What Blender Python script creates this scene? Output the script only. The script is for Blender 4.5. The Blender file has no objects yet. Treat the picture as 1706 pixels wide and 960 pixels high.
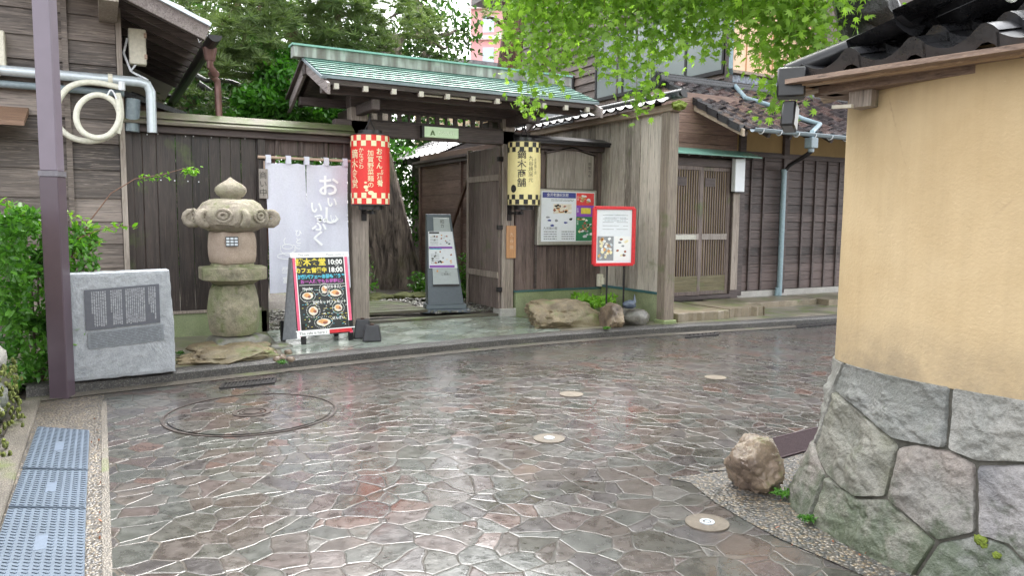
import bpy, math, random
import numpy as np
from mathutils import Vector, Matrix, noise
random.seed(7); RNG=np.random.default_rng(7)
SC=bpy.context.scene; COL=SC.collection
R=math.radians
# ------------------------------------------------------------ camera
# World frame: X runs along the street front (to the right), -Y points to the street, Z up.
PITCH=math.atan(116/1250); ROLL=.0095; YAW=R(28.7); F=1250.0; CX,CY=853.,480.
CAM=Vector((-2.757,-8.846,1.4))
cm=Matrix.Rotation(-YAW,3,'Z')@Matrix.Rotation(R(90)-PITCH,3,'X')@Matrix.Rotation(ROLL,3,'Z')
cd=bpy.data.cameras.new('camera'); cam=bpy.data.objects.new('camera',cd); COL.objects.link(cam)
cam.matrix_world=Matrix.Translation(CAM)@cm.to_4x4()
cd.sensor_width=36; cd.lens=F/1706*36; cd.clip_end=900; cd.clip_start=.05
SC.camera=cam
# ------------------------------------------------------------ light
W=bpy.data.worlds.new('World'); SC.world=W; W.use_nodes=True
wn=W.node_tree; wn.nodes.clear()
sky=wn.nodes.new('ShaderNodeTexSky'); sky.sky_type='NISHITA'; sky.sun_disc=False
sky.sun_elevation=R(57); sky.sun_rotation=R(25); sky.dust_density=4; sky.air_density=1.2; sky.ozone_density=1
hs=wn.nodes.new('ShaderNodeHueSaturation'); hs.inputs['Saturation'].default_value=.16; hs.inputs['Value'].default_value=1.0
bg=wn.nodes.new('ShaderNodeBackground'); bg.inputs['Strength'].default_value=.15
wo=wn.nodes.new('ShaderNodeOutputWorld')
wn.links.new(sky.outputs[0],hs.inputs['Color']); wn.links.new(hs.outputs[0],bg.inputs[0]); wn.links.new(bg.outputs[0],wo.inputs[0])
sd=bpy.data.lights.new('sun','SUN'); sd.energy=.5; sd.angle=R(26); sd.color=(1,.97,.93)
so=bpy.data.objects.new('sun',sd); COL.objects.link(so); so.rotation_euler=Vector((math.sin(R(25))*math.cos(R(57)),math.cos(R(25))*math.cos(R(57)),math.sin(R(57)))).to_track_quat('Z','Y').to_euler()
SC.view_settings.view_transform='Standard'; SC.view_settings.look='None'; SC.view_settings.gamma=1
SC.view_settings.exposure=2.6
SC.cycles.max_bounces=6; SC.cycles.transparent_max_bounces=6

# ------------------------------------------------------------ geometry helpers
def ray(px,py): return cm@Vector(((px-CX)/F,-(py-CY)/F,-1.0))
def P(px,py,v):                       # point of a pixel on the upright plane v metres in front of the facade
    d=ray(px,py); t=(-v-CAM.y)/d.y; return CAM+d*t
def G(px,py,z=0):
    d=ray(px,py); return CAM+d*((z-CAM.z)/d.z)
def D(px,py,dep): return CAM+ray(px,py)*dep
def V(u,v,z): return Vector((u,-v,z))

SPLIT={'post','corner_board','loop','bracket_arm','rafter','purlin','ledge','hinge','pipe_clamp','batten','rafter_end_cap','lintel','side_cover','thin_pipe','moss_tuft','mullion','pane','rafter_end','canopy_bracket','nail_head','latch','cable','clip','hose'}
class MB:
    def __init__(s): s.v=[]; s.f=[]; s.m=[]; s.mi=0; s.M=None; s.pc=[]
    def add(s,vs,fs):
        n=len(s.v); s.pc.append((n,len(s.f)))
        if s.M is not None: vs=[s.M@Vector(p) for p in vs]
        s.v+= [tuple(p) for p in vs]; s.f+=[tuple(i+n for i in f) for f in fs]; s.m+=[s.mi]*len(fs); return s
    def box(s,x0,x1,y0,y1,z0,z1):
        a=[(x,y,z) for x in (x0,x1) for y in (y0,y1) for z in (z0,z1)]
        return s.add(a,[(0,1,3,2),(4,6,7,5),(0,4,5,1),(2,3,7,6),(0,2,6,4),(1,5,7,3)])
    def beam(s,p,q,w,h,up=(0,0,1)):
        p=Vector(p);q=Vector(q); d=(q-p).normalized(); up=Vector(up); a=d.cross(up).normalized(); b=a.cross(d)
        vs=[c+a*(i*w/2)+b*(j*h/2) for c in (p,q) for i,j in ((-1,-1),(1,-1),(1,1),(-1,1))]
        return s.add(vs,[(3,2,1,0),(4,5,6,7),(0,1,5,4),(1,2,6,5),(2,3,7,6),(3,0,4,7)])
    def prism(s,poly,d):              # 3D polygon extruded by vector d
        n=len(poly); d=Vector(d); vs=[Vector(p) for p in poly]+[Vector(p)+d for p in poly]
        return s.add(vs,[tuple(range(n))[::-1],tuple(range(n,2*n))]+[(i,(i+1)%n,(i+1)%n+n,i+n) for i in range(n)])
    def poly(s,poly): return s.add(poly,[tuple(range(len(poly)))])
    def tube(s,pts,r,seg=10,cap=True):
        pts=[Vector(p) for p in pts]; n=len(pts); rs=r if isinstance(r,(list,tuple)) else [r]*n
        t0=(pts[1]-pts[0]).normalized(); a=t0.orthogonal().normalized(); vs=[]
        for i,p in enumerate(pts):
            t=(pts[min(i+1,n-1)]-pts[max(i-1,0)]).normalized()
            a=(a-t*a.dot(t)).normalized(); b=t.cross(a)
            for k in range(seg):
                an=2*math.pi*k/seg; vs.append(p+(a*math.cos(an)+b*math.sin(an))*rs[i])
        fs=[(i*seg+k,i*seg+(k+1)%seg,(i+1)*seg+(k+1)%seg,(i+1)*seg+k) for i in range(n-1) for k in range(seg)]
        if cap: fs+=[tuple(range(seg))[::-1],tuple(range((n-1)*seg,n*seg))]
        return s.add(vs,fs)
    def lathe(s,c,prof,seg=32,wob=None,sq=None):   # prof: [(r,z)]
        vs=[];c=Vector(c)
        for r,z in prof:
            for k in range(seg):
                an=2*math.pi*k/seg; rr=r
                if sq: rr=r*sq(an,z)
                p=Vector((rr*math.cos(an),rr*math.sin(an),z))
                if wob: p+=p.normalized()*wob*noise.fractal(p*9+c,1,2,4)
                vs.append(c+p)
        n=len(prof)
        fs=[(i*seg+k,i*seg+(k+1)%seg,(i+1)*seg+(k+1)%seg,(i+1)*seg+k) for i in range(n-1) for k in range(seg)]
        fs+=[tuple(range(seg))[::-1],tuple(range((n-1)*seg,n*seg))]
        return s.add(vs,fs)
    def grid(s,fn,nu,nv):
        vs=[fn(i/nu,j/nv) for j in range(nv+1) for i in range(nu+1)]
        return s.add(vs,[(j*(nu+1)+i,j*(nu+1)+i+1,(j+1)*(nu+1)+i+1,(j+1)*(nu+1)+i) for j in range(nv) for i in range(nu)])
    def build(s,name,mat,parent=None,bev=0,smooth=False,label=None,seg=1,loc=None):
        if name in SPLIT and len(s.pc)>1 and parent:
            r=None
            for (v0,f0),(v1,f1) in zip(s.pc,s.pc[1:]+[(len(s.v),len(s.f))]):
                b=MB(); b.v=s.v[v0:v1]; b.f=[tuple(i-v0 for i in f) for f in s.f[f0:f1]]; b.m=s.m[f0:f1]; b.pc=[(0,0)]
                r=b.build(name,mat,parent,bev,smooth,label,seg,loc)
            return r
        me=bpy.data.meshes.new(name)
        o=Vector(parent_loc(parent)) if parent else Vector(loc or (0,0,0))
        me.from_pydata([(a-o.x,b-o.y,c-o.z) for a,b,c in s.v],[],s.f)
        for m in (mat if isinstance(mat,(list,tuple)) else [mat]): me.materials.append(m)
        if isinstance(mat,(list,tuple)): me.polygons.foreach_set('material_index',s.m)
        me.update()
        if smooth:
            me.polygons.foreach_set('use_smooth',[True]*len(me.polygons))
            try: me.set_sharp_from_angle(angle=R(38 if smooth is True else smooth))
            except Exception: pass
        ob=bpy.data.objects.new(name,me); COL.objects.link(ob)
        if parent: ob.parent=parent
        else: ob.location=o
        if bev:
            m=ob.modifiers.new('bevel','BEVEL'); m.width=bev; m.segments=seg; m.limit_method='ANGLE'; m.angle_limit=R(40)
        if label: ob['label']=label
        return ob
def parent_loc(p):
    l=Vector((0,0,0))
    while p is not None: l+=Vector(p.location); p=p.parent
    return l
def tag(o,label=None,cat=None,group=None,kind=None):
    if label: o['label']=label
    if cat: o['category']=cat
    if group: o['group']=group
    if kind: o['kind']=kind
    return o
def thing(name,label,cat,loc,group=None):
    o=bpy.data.objects.new(name,None); COL.objects.link(o); o.location=loc; o.empty_display_size=.2
    return tag(o,label,cat,group)
def struct(o): o['kind']='structure'; return o
def copy_tree(o,loc,label=None):
    c=o.copy(); COL.objects.link(c); c.location=loc
    if label: c['label']=label
    for ch in list(o.children):
        d=ch.copy(); COL.objects.link(d); d.parent=c
        for g in list(ch.children):
            e=g.copy(); COL.objects.link(e); e.parent=d
    return c

# ------------------------------------------------------------ materials
class NT:
    def __init__(s,name):
        s.m=bpy.data.materials.new(name); s.m.use_nodes=True; s.t=s.m.node_tree; s.t.nodes.clear()
        s.o=s.n('OutputMaterial'); s.p=s.n('BsdfPrincipled'); s.l(s.p.outputs[0],s.o.inputs[0])
    def n(s,k): return s.t.nodes.new('ShaderNode'+k)
    def l(s,a,b): s.t.links.new(a,b)
    def setp(s,i,v):
        if hasattr(v,'is_linked') or hasattr(v,'links'): s.l(v,i)
        else: i.default_value=v
    def coord(s,scale=(1,1,1),rot=(0,0,0),geo=False,loc=(0,0,0)):
        c=s.n('NewGeometry').outputs['Position'] if geo else s.n('TexCoord').outputs['Object']
        m=s.n('Mapping'); m.inputs['Scale'].default_value=scale; m.inputs['Rotation'].default_value=rot; m.inputs['Location'].default_value=loc
        s.l(c,m.inputs[0]); return m.outputs[0]
    def noise(s,vec,sc,det=4,rough=.55,dist=0):
        n=s.n('TexNoise'); s.l(vec,n.inputs['Vector']); n.inputs['Scale'].default_value=sc; n.inputs['Detail'].default_value=det
        n.inputs['Roughness'].default_value=rough; n.inputs['Distortion'].default_value=dist; return n.outputs['Fac']
    def ramp(s,fac,stops,interp='LINEAR'):
        r=s.n('ValToRGB'); s.l(fac,r.inputs[0]); e=r.color_ramp.elements; r.color_ramp.interpolation=interp
        while len(e)<len(stops): e.new(.5)
        for x,(p,c) in zip(e,stops): x.position=p; x.color=(c if hasattr(c,'__len__') else (c,c,c))[:3]+(1,) if hasattr(c,'__len__') else (c,c,c,1)
        return r.outputs[0]
    def mix(s,f,a,b,mode='MIX'):
        m=s.n('Mix'); m.data_type='RGBA'; m.blend_type=mode
        for i,v in ((m.inputs[0],f),(m.inputs[6],a),(m.inputs[7],b)):
            if isinstance(v,tuple): i.default_value=v+(1,) if len(v)==3 else v
            elif isinstance(v,(int,float)): i.default_value=v
            else: s.l(v,i)
        return m.outputs[2]
    def math(s,op,a,b=None,c=None):
        m=s.n('Math'); m.operation=op
        for i,v in zip(m.inputs,(a,b,c)):
            if v is None: continue
            if isinstance(v,(int,float)): i.default_value=v
            else: s.l(v,i)
        return m.outputs[0]
    def bump(s,h,dist=.01,st=1.0,nrm=None):
        b=s.n('Bump'); b.inputs['Strength'].default_value=st; b.inputs['Distance'].default_value=dist; s.l(h,b.inputs['Height'])
        if nrm is not None: s.l(nrm,b.inputs['Normal'])
        return b.outputs[0]
    def island(s): return s.n('NewGeometry').outputs['Random Per Island']
    def fin(s,col=None,rough=.6,nrm=None,spec=.5,metal=0,coat=0):
        if col is not None:
            if isinstance(col,tuple): s.p.inputs['Base Color'].default_value=col[:3]+(1,)
            else: s.l(col,s.p.inputs['Base Color'])
        if isinstance(rough,(int,float)): s.p.inputs['Roughness'].default_value=rough
        else: s.l(rough,s.p.inputs['Roughness'])
        s.p.inputs['Specular IOR Level'].default_value=spec; s.p.inputs['Metallic'].default_value=metal
        if coat: s.p.inputs['Coat Weight'].default_value=coat; s.p.inputs['Coat Roughness'].default_value=.15
        if nrm is not None: s.l(nrm,s.p.inputs['Normal'])
        return s.m
def plain(name,col,rough=.5,metal=0,var=.12,sc=30,emit=0,bump=.001):
    k=NT(name); v=k.coord(); n=k.noise(v,sc,3)
    a=tuple(c*(1-var) for c in col); b=tuple(min(1,c*(1+var)) for c in col)
    c=k.ramp(n,[(.3,a),(.7,b)])
    m=k.fin(c,rough,k.bump(n,bump) if bump else None,metal=metal)
    if emit: k.p.inputs['Emission Color'].default_value=col+(1,); k.p.inputs['Emission Strength'].default_value=emit
    return m
def wood(name,dark,light,axis='z',rough=.55,moss=0,mossc=(.09,.13,.03),var=.5,bal=.5,grain=1.0,low=None):
    """grain lines along one axis; each board (mesh island) has its own tone"""
    k=NT(name); lo,hi=.9,22
    sc={'z':(hi,hi,lo),'x':(lo,hi,hi),'y':(hi,lo,hi)}[axis]
    isl=k.island(); base=k.coord(sc,geo=True)
    off=k.n('VectorMath'); off.operation='ADD'; cmb=k.n('CombineXYZ'); k.l(k.math('MULTIPLY',isl,37.0),cmb.inputs[0]); k.l(k.math('MULTIPLY',isl,53.0),cmb.inputs[1]); k.l(k.math('MULTIPLY',isl,91.0),cmb.inputs[2])
    k.l(base,off.inputs[0]); k.l(cmb.outputs[0],off.inputs[1]); v=off.outputs[0]
    g=k.noise(v,1.0,5,.6,1.2); g2=k.noise(v,3.6,4,.7)
    big=k.noise(k.coord((1.3,1.3,.55) if axis=='z' else (.6,.9,1.6),geo=True),1.7,4,.6)
    f=k.math('ADD',k.math('MULTIPLY',g,.55),k.math('MULTIPLY',big,.6))
    f=k.math('ADD',f,k.math('MULTIPLY',k.math('SUBTRACT',isl,.5),var*.45))
    if low is not None:      # boards bleached towards the foot by splashing rain
        sep=k.n('SeparateXYZ'); k.l(k.n('NewGeometry').outputs['Position'],sep.inputs[0])
        zz=k.n('MapRange'); k.l(sep.outputs[2],zz.inputs[0]); zz.inputs[1].default_value=low[1]; zz.inputs[2].default_value=low[0]; zz.inputs[3].default_value=0; zz.inputs[4].default_value=.25
        f=k.math('ADD',f,k.math('MULTIPLY',zz.outputs[0],k.math('MULTIPLY',big,1.6)))
    c=k.ramp(f,[(bal-.17,dark),(bal+.12,tuple((a*.5+b*.5) for a,b in zip(dark,light))),(bal+.35,light)])
    c=k.mix(k.ramp(g2,[(.30,.8),(.48,0.)]),c,tuple(x*.4 for x in dark)); g3=k.noise(v,1.9,3,.5,2.5); c=k.mix(k.ramp(g3,[(.56,0.),(.63,.55),(.70,0.)]),c,tuple(min(1,x*1.25) for x in light))
    if moss:
        mn=k.noise(k.coord((1,1,1),geo=True),2.2,5,.65); up=k.n('SeparateXYZ'); k.l(k.n('NewGeometry').outputs['Normal'],up.inputs[0])
        mf=k.math('ADD',mn,k.math('MULTIPLY',up.outputs[2],.12))
        c=k.mix(k.math('MULTIPLY',k.ramp(mf,[(.62-moss*.25,0.),(.78-moss*.2,1.)]),.8),c,mossc)
    return k.fin(c,rough,k.bump(k.math('ADD',g,k.math('MULTIPLY',g2,.5)),.006*grain))
def stone(name,c1,c2,c3=None,sc=6,rough=.7,bump=.01,moss=0,mossc=(.10,.14,.03),fine=60,geo=False):
    k=NT(name); v=k.coord(geo=geo); n=k.noise(v,sc,6,.6); n2=k.noise(v,fine,3,.7); n3=k.noise(v,sc*.35,3)
    c=k.ramp(n,[(.3,c1),(.68,c2)])
    if c3: c=k.mix(k.ramp(n3,[(.45,0.),(.62,1.)]),c,c3)
    c=k.mix(.35,c,k.ramp(n2,[(.35,.25),(.65,1.)]),'MULTIPLY')
    if moss:
        up=k.n('SeparateXYZ'); k.l(k.n('NewGeometry').outputs['Normal'],up.inputs[0])
        mf=k.math('ADD',k.noise(v,sc*.8,5,.65),k.math('MULTIPLY',up.outputs[2],.1))
        c=k.mix(k.math('MULTIPLY',k.ramp(mf,[(.66-moss*.25,0.),(.8-moss*.2,1.)]),.85),c,mossc)
    h=k.math('ADD',k.math('MULTIPLY',n,1.0),k.math('MULTIPLY',n2,.25))
    return k.fin(c,rough,k.bump(h,bump))
def leafmat(name,c1,c2,rough=.45,trans=.35):
    k=NT(name); isl=k.math('ADD',k.math('MULTIPLY',k.island(),.6),k.math('MULTIPLY',k.ramp(k.noise(k.coord(geo=True),2.2,3),[(.35,0.),(.65,1.)]),.4)); c=k.ramp(isl,[(0.,c1),(.75,c2),(1.,tuple(min(1,x*1.4) for x in c2))])
    k.fin(c,rough,spec=.35)
    t=k.n('BsdfTranslucent'); k.l(k.mix(1.0,c,(1.5,1.7,.7),'MULTIPLY'),t.inputs[0])
    m=k.n('MixShader'); m.inputs[0].default_value=trans; k.l(k.p.outputs[0],m.inputs[1]); k.l(t.outputs[0],m.inputs[2]); k.l(m.outputs[0],k.o.inputs[0])
    return k.m

# wood kinds
m_fence=wood('wood_fence_dark',(.012,.008,.007),(.080,.058,.050),'z',.42,moss=.12,bal=.55)
m_fence2=wood('wood_fence_brown',(.022,.012,.010),(.20,.145,.13),'z',.55,bal=.52,low=(.4,1.15))
m_bleach=wood('wood_bleached_boards',(0.135,0.115,0.095),(0.567,0.513,0.446),'z',.6,var=.8,bal=.45,moss=.08)
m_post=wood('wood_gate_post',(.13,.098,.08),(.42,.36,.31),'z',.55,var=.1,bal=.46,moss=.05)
m_leafdoor=wood('wood_gate_door',(.055,.035,.03),(.24,.19,.17),'z',.5,moss=.2,bal=.5)
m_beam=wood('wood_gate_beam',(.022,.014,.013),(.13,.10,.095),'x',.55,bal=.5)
m_beamlight=wood('wood_barge_board',(.12,.09,.085),(.36,.31,.30),'y',.6,bal=.45)
m_siding=wood('wood_siding_boards',(.030,.020,.015),(.29,.235,.20),'x',.42,var=1.0,bal=.51)
m_siding2=wood('wood_house_siding',(.014,.009,.008),(.13,.095,.088),'x',.5,var=.6,bal=.5,low=(.2,1.1))
m_sidey=wood('wood_side_siding',(.05,.032,.027),(.20,.15,.125),'y',.55,var=.7,bal=.5)
m_inner=wood('wood_garden_fence',(.055,.030,.022),(.20,.13,.10),'y',.55,bal=.5)
m_cap=wood('wood_cap_mossy',(.05,.04,.03),(.22,.19,.14),'x',.6,moss=.6,bal=.5)
m_reddish=wood('wood_reddish_boards',(.12,.065,.05),(.30,.20,.16),'x',.55,bal=.5)
m_verge=wood('wood_verge_board',(.16,.11,.075),(.42,.34,.26),'y',.6,bal=.45)
m_deck=wood('wood_deck_planks',(.03,.025,.018),(.12,.11,.08),'x',.35,bal=.5,moss=.2)
m_tagw=wood('wood_tag',(.42,.19,.08),(.62,.34,.17),'z',.5,bal=.45,var=.1)
m_tan=wood('wood_rod',(.38,.25,.17),(.6,.45,.36),'x',.5,bal=.45)
m_pale=wood('wood_pale_panel',(.17,.14,.12),(.40,.36,.33),'z',.55,bal=.47,var=.1)
# ------------------------------------------------------------ ground materials
def paving(name):
    k=NT(name); v0=k.coord(geo=True)
    wn_=k.n('TexNoise'); k.l(v0,wn_.inputs['Vector']); wn_.inputs['Scale'].default_value=2.6; wn_.inputs['Detail'].default_value=3
    w=k.n('VectorMath'); w.operation='MULTIPLY_ADD'; k.l(wn_.outputs['Color'],w.inputs[0]); w.inputs[1].default_value=(.15,.15,0); k.l(v0,w.inputs[2])
    mp=k.n('Mapping'); mp.inputs['Scale'].default_value=(1.0,1.0,0); k.l(w.outputs[0],mp.inputs[0]); v=mp.outputs[0]
    SCL=6.4
    a=k.n('TexVoronoi'); k.l(v,a.inputs['Vector']); a.inputs['Scale'].default_value=SCL
    b=k.n('TexVoronoi'); b.feature='DISTANCE_TO_EDGE'; k.l(v,b.inputs['Vector']); b.inputs['Scale'].default_value=SCL
    sp=k.n('SeparateColor'); k.l(a.outputs['Color'],sp.inputs[0])
    c=k.ramp(sp.outputs[0],[(0.,(.070,.068,.060)),(.18,(.088,.072,.066)),(.36,(.080,.084,.080)),(.55,(.066,.058,.061)),(.72,(.092,.068,.066)),(.84,(.096,.090,.086)),(.96,(.112,.068,.058))],'CONSTANT')
    fn=k.noise(v0,16,5,.65); fl=k.noise(v0,1.1,4,.6)
    c=k.mix(.65,c,k.ramp(fn,[(.3,.25),(.7,1.3)]),'MULTIPLY'); c=k.mix(1.0,c,(.74,.74,.70),'MULTIPLY')
    jw=k.math('ADD',b.outputs[0],k.math('MULTIPLY',k.math('SUBTRACT',fn,.5),.05))
    joint=k.ramp(jw,[(.012,1.),(.026,0.)])
    c=k.mix(joint,c,k.ramp(k.noise(v0,.8,3),[(.35,(.022,.020,.018)),(.52,(.045,.040,.034)),(.70,(.12,.10,.08))]))
    # every stone lies at a slightly different tilt
    d=k.n('VectorMath'); d.operation='SUBTRACT'; k.l(v,d.inputs[0])
    pc=k.n('VectorMath'); pc.operation='SCALE'; k.l(a.outputs['Position'],pc.inputs[0]); pc.inputs['Scale'].default_value=1.0; k.l(pc.outputs[0],d.inputs[1])
    rr=k.n('VectorMath'); rr.operation='SUBTRACT'; k.l(a.outputs['Color'],rr.inputs[0]); rr.inputs[1].default_value=(.5,.5,.5)
    dt=k.n('VectorMath'); dt.operation='DOT_PRODUCT'; k.l(d.outputs[0],dt.inputs[0]); k.l(rr.outputs[0],dt.inputs[1])
    edge=k.ramp(jw,[(.010,0.),(.026,.75),(.05,.95),(.12,1.)])
    h=k.math('ADD',k.math('MULTIPLY',edge,.0028),k.math('MULTIPLY',dt.outputs['Value'],.09))
    h=k.math('ADD',h,k.math('MULTIPLY',k.noise(v0,9,4,.6),.005)); h=k.math('ADD',h,k.math('MULTIPLY',k.noise(v0,60,3,.7),.0016))
    wet=k.math('ADD',k.ramp(fl,[(.35,.18),(.65,.32)]),k.math('MULTIPLY',k.math('SUBTRACT',fn,.4),.35))
    wet=k.math('ADD',wet,k.math('MULTIPLY',joint,.12))
    k.fin(c,wet,k.bump(h,1.0,.8),spec=.45)
    hf=k.math('ADD',k.math('MULTIPLY',edge,.0018),k.math('MULTIPLY',dt.outputs['Value'],.045)); hf=k.math('ADD',hf,k.math('MULTIPLY',k.noise(v0,7,3,.5),.003))
    k.p.inputs['Coat Weight'].default_value=.75; k.l(k.ramp(fn,[(.35,.05),(.65,.22)]),k.p.inputs['Coat Roughness']); k.p.inputs['Coat IOR'].default_value=1.5; k.l(k.bump(hf,1.0,.8),k.p.inputs['Coat Normal'])
    return k.m
m_pave=paving('wet_crazy_paving')
def aggregate(name,sc,cols,rough=.5,bump=.006,moss=0):
    k=NT(name); v=k.coord(geo=True); a=k.n('TexVoronoi'); k.l(v,a.inputs['Vector']); a.inputs['Scale'].default_value=sc
    sp=k.n('SeparateColor'); k.l(a.outputs['Color'],sp.inputs[0])
    c=k.ramp(sp.outputs[0],[(i/len(cols),x) for i,x in enumerate(cols)],'CONSTANT')
    c=k.mix(k.ramp(a.outputs['Distance'],[(.35,0.),(.6,.75)]),c,(.05,.045,.04))
    n=k.noise(v,1.6,5,.6); c=k.mix(.6,c,k.ramp(n,[(.3,.45),(.7,1.25)]),'MULTIPLY')
    if moss: c=k.mix(k.ramp(n,[(.62-moss*.3,0.),(.72-moss*.2,.85)]),c,(.09,.12,.025))
    h=k.math('SUBTRACT',1.0,a.outputs['Distance'])
    return k.fin(c,rough,k.bump(h,bump))
m_agg=aggregate('aggregate_tan',70,[(0.130,0.104,0.072),(0.072,0.065,0.058),(0.182,0.143,0.098),(0.104,0.098,0.091),(0.052,0.052,0.055),(0.215,0.182,0.130)],.4)
m_agg2=aggregate('aggregate_dark',62,[(.09,.085,.075),(.17,.15,.125),(.06,.065,.07),(.27,.23,.18),(.12,.12,.115),(.22,.17,.11)],.3,.008)
m_kerb=aggregate('kerb_dark_concrete',110,[(.05,.05,.05),(.09,.085,.08),(.16,.155,.14),(.06,.06,.065)],.35,.003)
m_kerbtop=aggregate('kerb_top_concrete',120,[(0.176,0.152,0.120),(0.128,0.116,0.096),(0.216,0.192,0.160)],.45,.003,moss=.1)
m_soil=aggregate('garden_soil',45,[(.10,.075,.055),(.06,.045,.035),(.14,.11,.09),(.20,.18,.16),(.08,.06,.04)],.7,.012,moss=.25)
m_yard=stone('pavement_concrete',(.17,.15,.12),(.27,.24,.19),(.13,.13,.09),5,.4,.004,moss=.25,geo=True)
def slate(name):
    k=NT(name); v=k.coord((1,1,1),(0,0,R(48)),geo=True); b=k.n('TexBrick'); k.l(v,b.inputs['Vector'])
    b.offset=0; b.inputs['Scale'].default_value=1; b.inputs['Brick Width'].default_value=.36; b.inputs['Row Height'].default_value=.36; b.inputs['Mortar Size'].default_value=.007; b.inputs['Mortar Smooth'].default_value=.3; b.inputs['Bias'].default_value=0
    b.inputs['Color1'].default_value=(.20,.235,.205,1); b.inputs['Color2'].default_value=(.33,.365,.32,1); b.inputs['Mortar'].default_value=(.07,.07,.055,1)
    g=k.coord(geo=True); n=k.noise(g,7,5,.6); c=k.mix(.6,b.outputs['Color'],k.ramp(n,[(.3,.55),(.7,1.2)]),'MULTIPLY')
    c=k.mix(k.ramp(k.noise(g,1.9,4),[(.5,0.),(.66,.6)]),c,(.13,.14,.09))
    h=k.math('SUBTRACT',k.math('MULTIPLY',n,.5),b.outputs['Fac'])
    return k.fin(c,k.ramp(k.noise(g,3,4),[(.35,.10),(.65,.32)]),k.bump(h,.006),spec=.6)
m_slate=slate('wet_slate_slabs')
# stones & plaster
m_mon=stone('granite_grey',(0.310,0.333,0.356),(0.460,0.483,0.517),None,14,.6,.012,fine=120)
m_lant=stone('lantern_stone',(0.250,0.219,0.175),(0.463,0.400,0.325),(0.325,0.300,0.213),12,.85,.03,moss=.22,mossc=(.12,.14,.04),fine=90)
m_lant2=stone('lantern_stone_mossy',(0.196,0.184,0.127),(0.414,0.368,0.265),(0.241,0.253,0.138),12,.85,.03,moss=.38,mossc=(.10,.13,.035),fine=90)
m_lantp=stone('lantern_stone_pale',(0.330,0.253,0.198),(0.506,0.407,0.330),None,5,.75,.005,fine=100)
m_rock=stone('boulder_ochre',(.10,.075,.045),(.30,.235,.14),(.20,.17,.10),5,.5,.02,moss=.15)
m_rock2=stone('boulder_grey',(.09,.085,.075),(.22,.21,.18),None,6,.35,.01,moss=.2)
m_rock3=stone('boulder_brown',(.07,.05,.04),(.27,.20,.15),(.35,.27,.18),6,.28,.02,moss=.18)
m_slab=stone('step_stone',(.20,.16,.11),(.32,.27,.20),(.13,.12,.08),4,.35,.006,moss=.2)
m_base=stone('fence_base_algae',(0.169,0.195,0.104),(0.338,0.377,0.221),(0.260,0.312,0.156),3,.6,.004,moss=.35,mossc=(.14,.19,.04),geo=True)
m_wbase=stone('pale_base_board',(.36,.34,.31),(.5,.48,.45),None,4,.6,.003)
def wallstone(name,a,b,c,rough=.55,moss=0):
    m=stone(name,a,b,c,6,rough,.03,moss=moss,mossc=(.08,.10,.05),fine=75,geo=True); t=m.node_tree; p=[n for n in t.nodes if n.type=='BSDF_PRINCIPLED'][0]
    src=p.inputs['Base Color'].links[0].from_socket; N=t.nodes.new; L=t.links.new
    g=N('ShaderNodeNewGeometry'); se=N('ShaderNodeSeparateXYZ'); L(g.outputs['Position'],se.inputs[0]); mr=N('ShaderNodeMapRange'); L(se.outputs[2],mr.inputs[0]); mr.inputs[1].default_value=.42; mr.inputs[2].default_value=-.02
    nz=N('ShaderNodeTexNoise'); L(g.outputs['Position'],nz.inputs['Vector']); nz.inputs['Scale'].default_value=9; nz.inputs['Detail'].default_value=6; nz.inputs['Roughness'].default_value=.7
    ad=N('ShaderNodeMath'); ad.operation='MULTIPLY_ADD'; L(mr.outputs[0],ad.inputs[0]); ad.inputs[1].default_value=.34; L(nz.outputs['Fac'],ad.inputs[2])
    r=N('ShaderNodeValToRGB'); L(ad.outputs[0],r.inputs[0]); r.color_ramp.elements[0].position=.62; r.color_ramp.elements[0].color=(0,0,0,1); r.color_ramp.elements[1].position=.80; r.color_ramp.elements[1].color=(.8,.8,.8,1)
    mx=N('ShaderNodeMix'); mx.data_type='RGBA'; L(r.outputs[0],mx.inputs[0]); L(src,mx.inputs[6]); mx.inputs[7].default_value=(.055,.075,.04,1); L(mx.outputs[2],p.inputs['Base Color'])
    return m
m_ws=[wallstone('wall_stone_bluegreen',(0.157,0.168,0.157),(0.273,0.270,0.253),(0.207,0.213,0.192),moss=.05),
      wallstone('wall_stone_pale',(0.224,0.228,0.208),(0.349,0.335,0.307),(0.273,0.267,0.238)),
      wallstone('wall_stone_tan',(0.174,0.152,0.134),(0.307,0.267,0.238),(0.232,0.221,0.200),moss=.05),
      wallstone('wall_stone_slate',(0.116,0.118,0.123),(0.224,0.217,0.231),(0.282,0.267,0.261),moss=.05),
      wallstone('wall_stone_purple',(0.149,0.106,0.112),(0.216,0.160,0.157),None),
      wallstone('wall_stone_green',(0.142,0.144,0.119),(0.282,0.270,0.231),(0.166,0.168,0.115),.45,moss=.15)]
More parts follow.
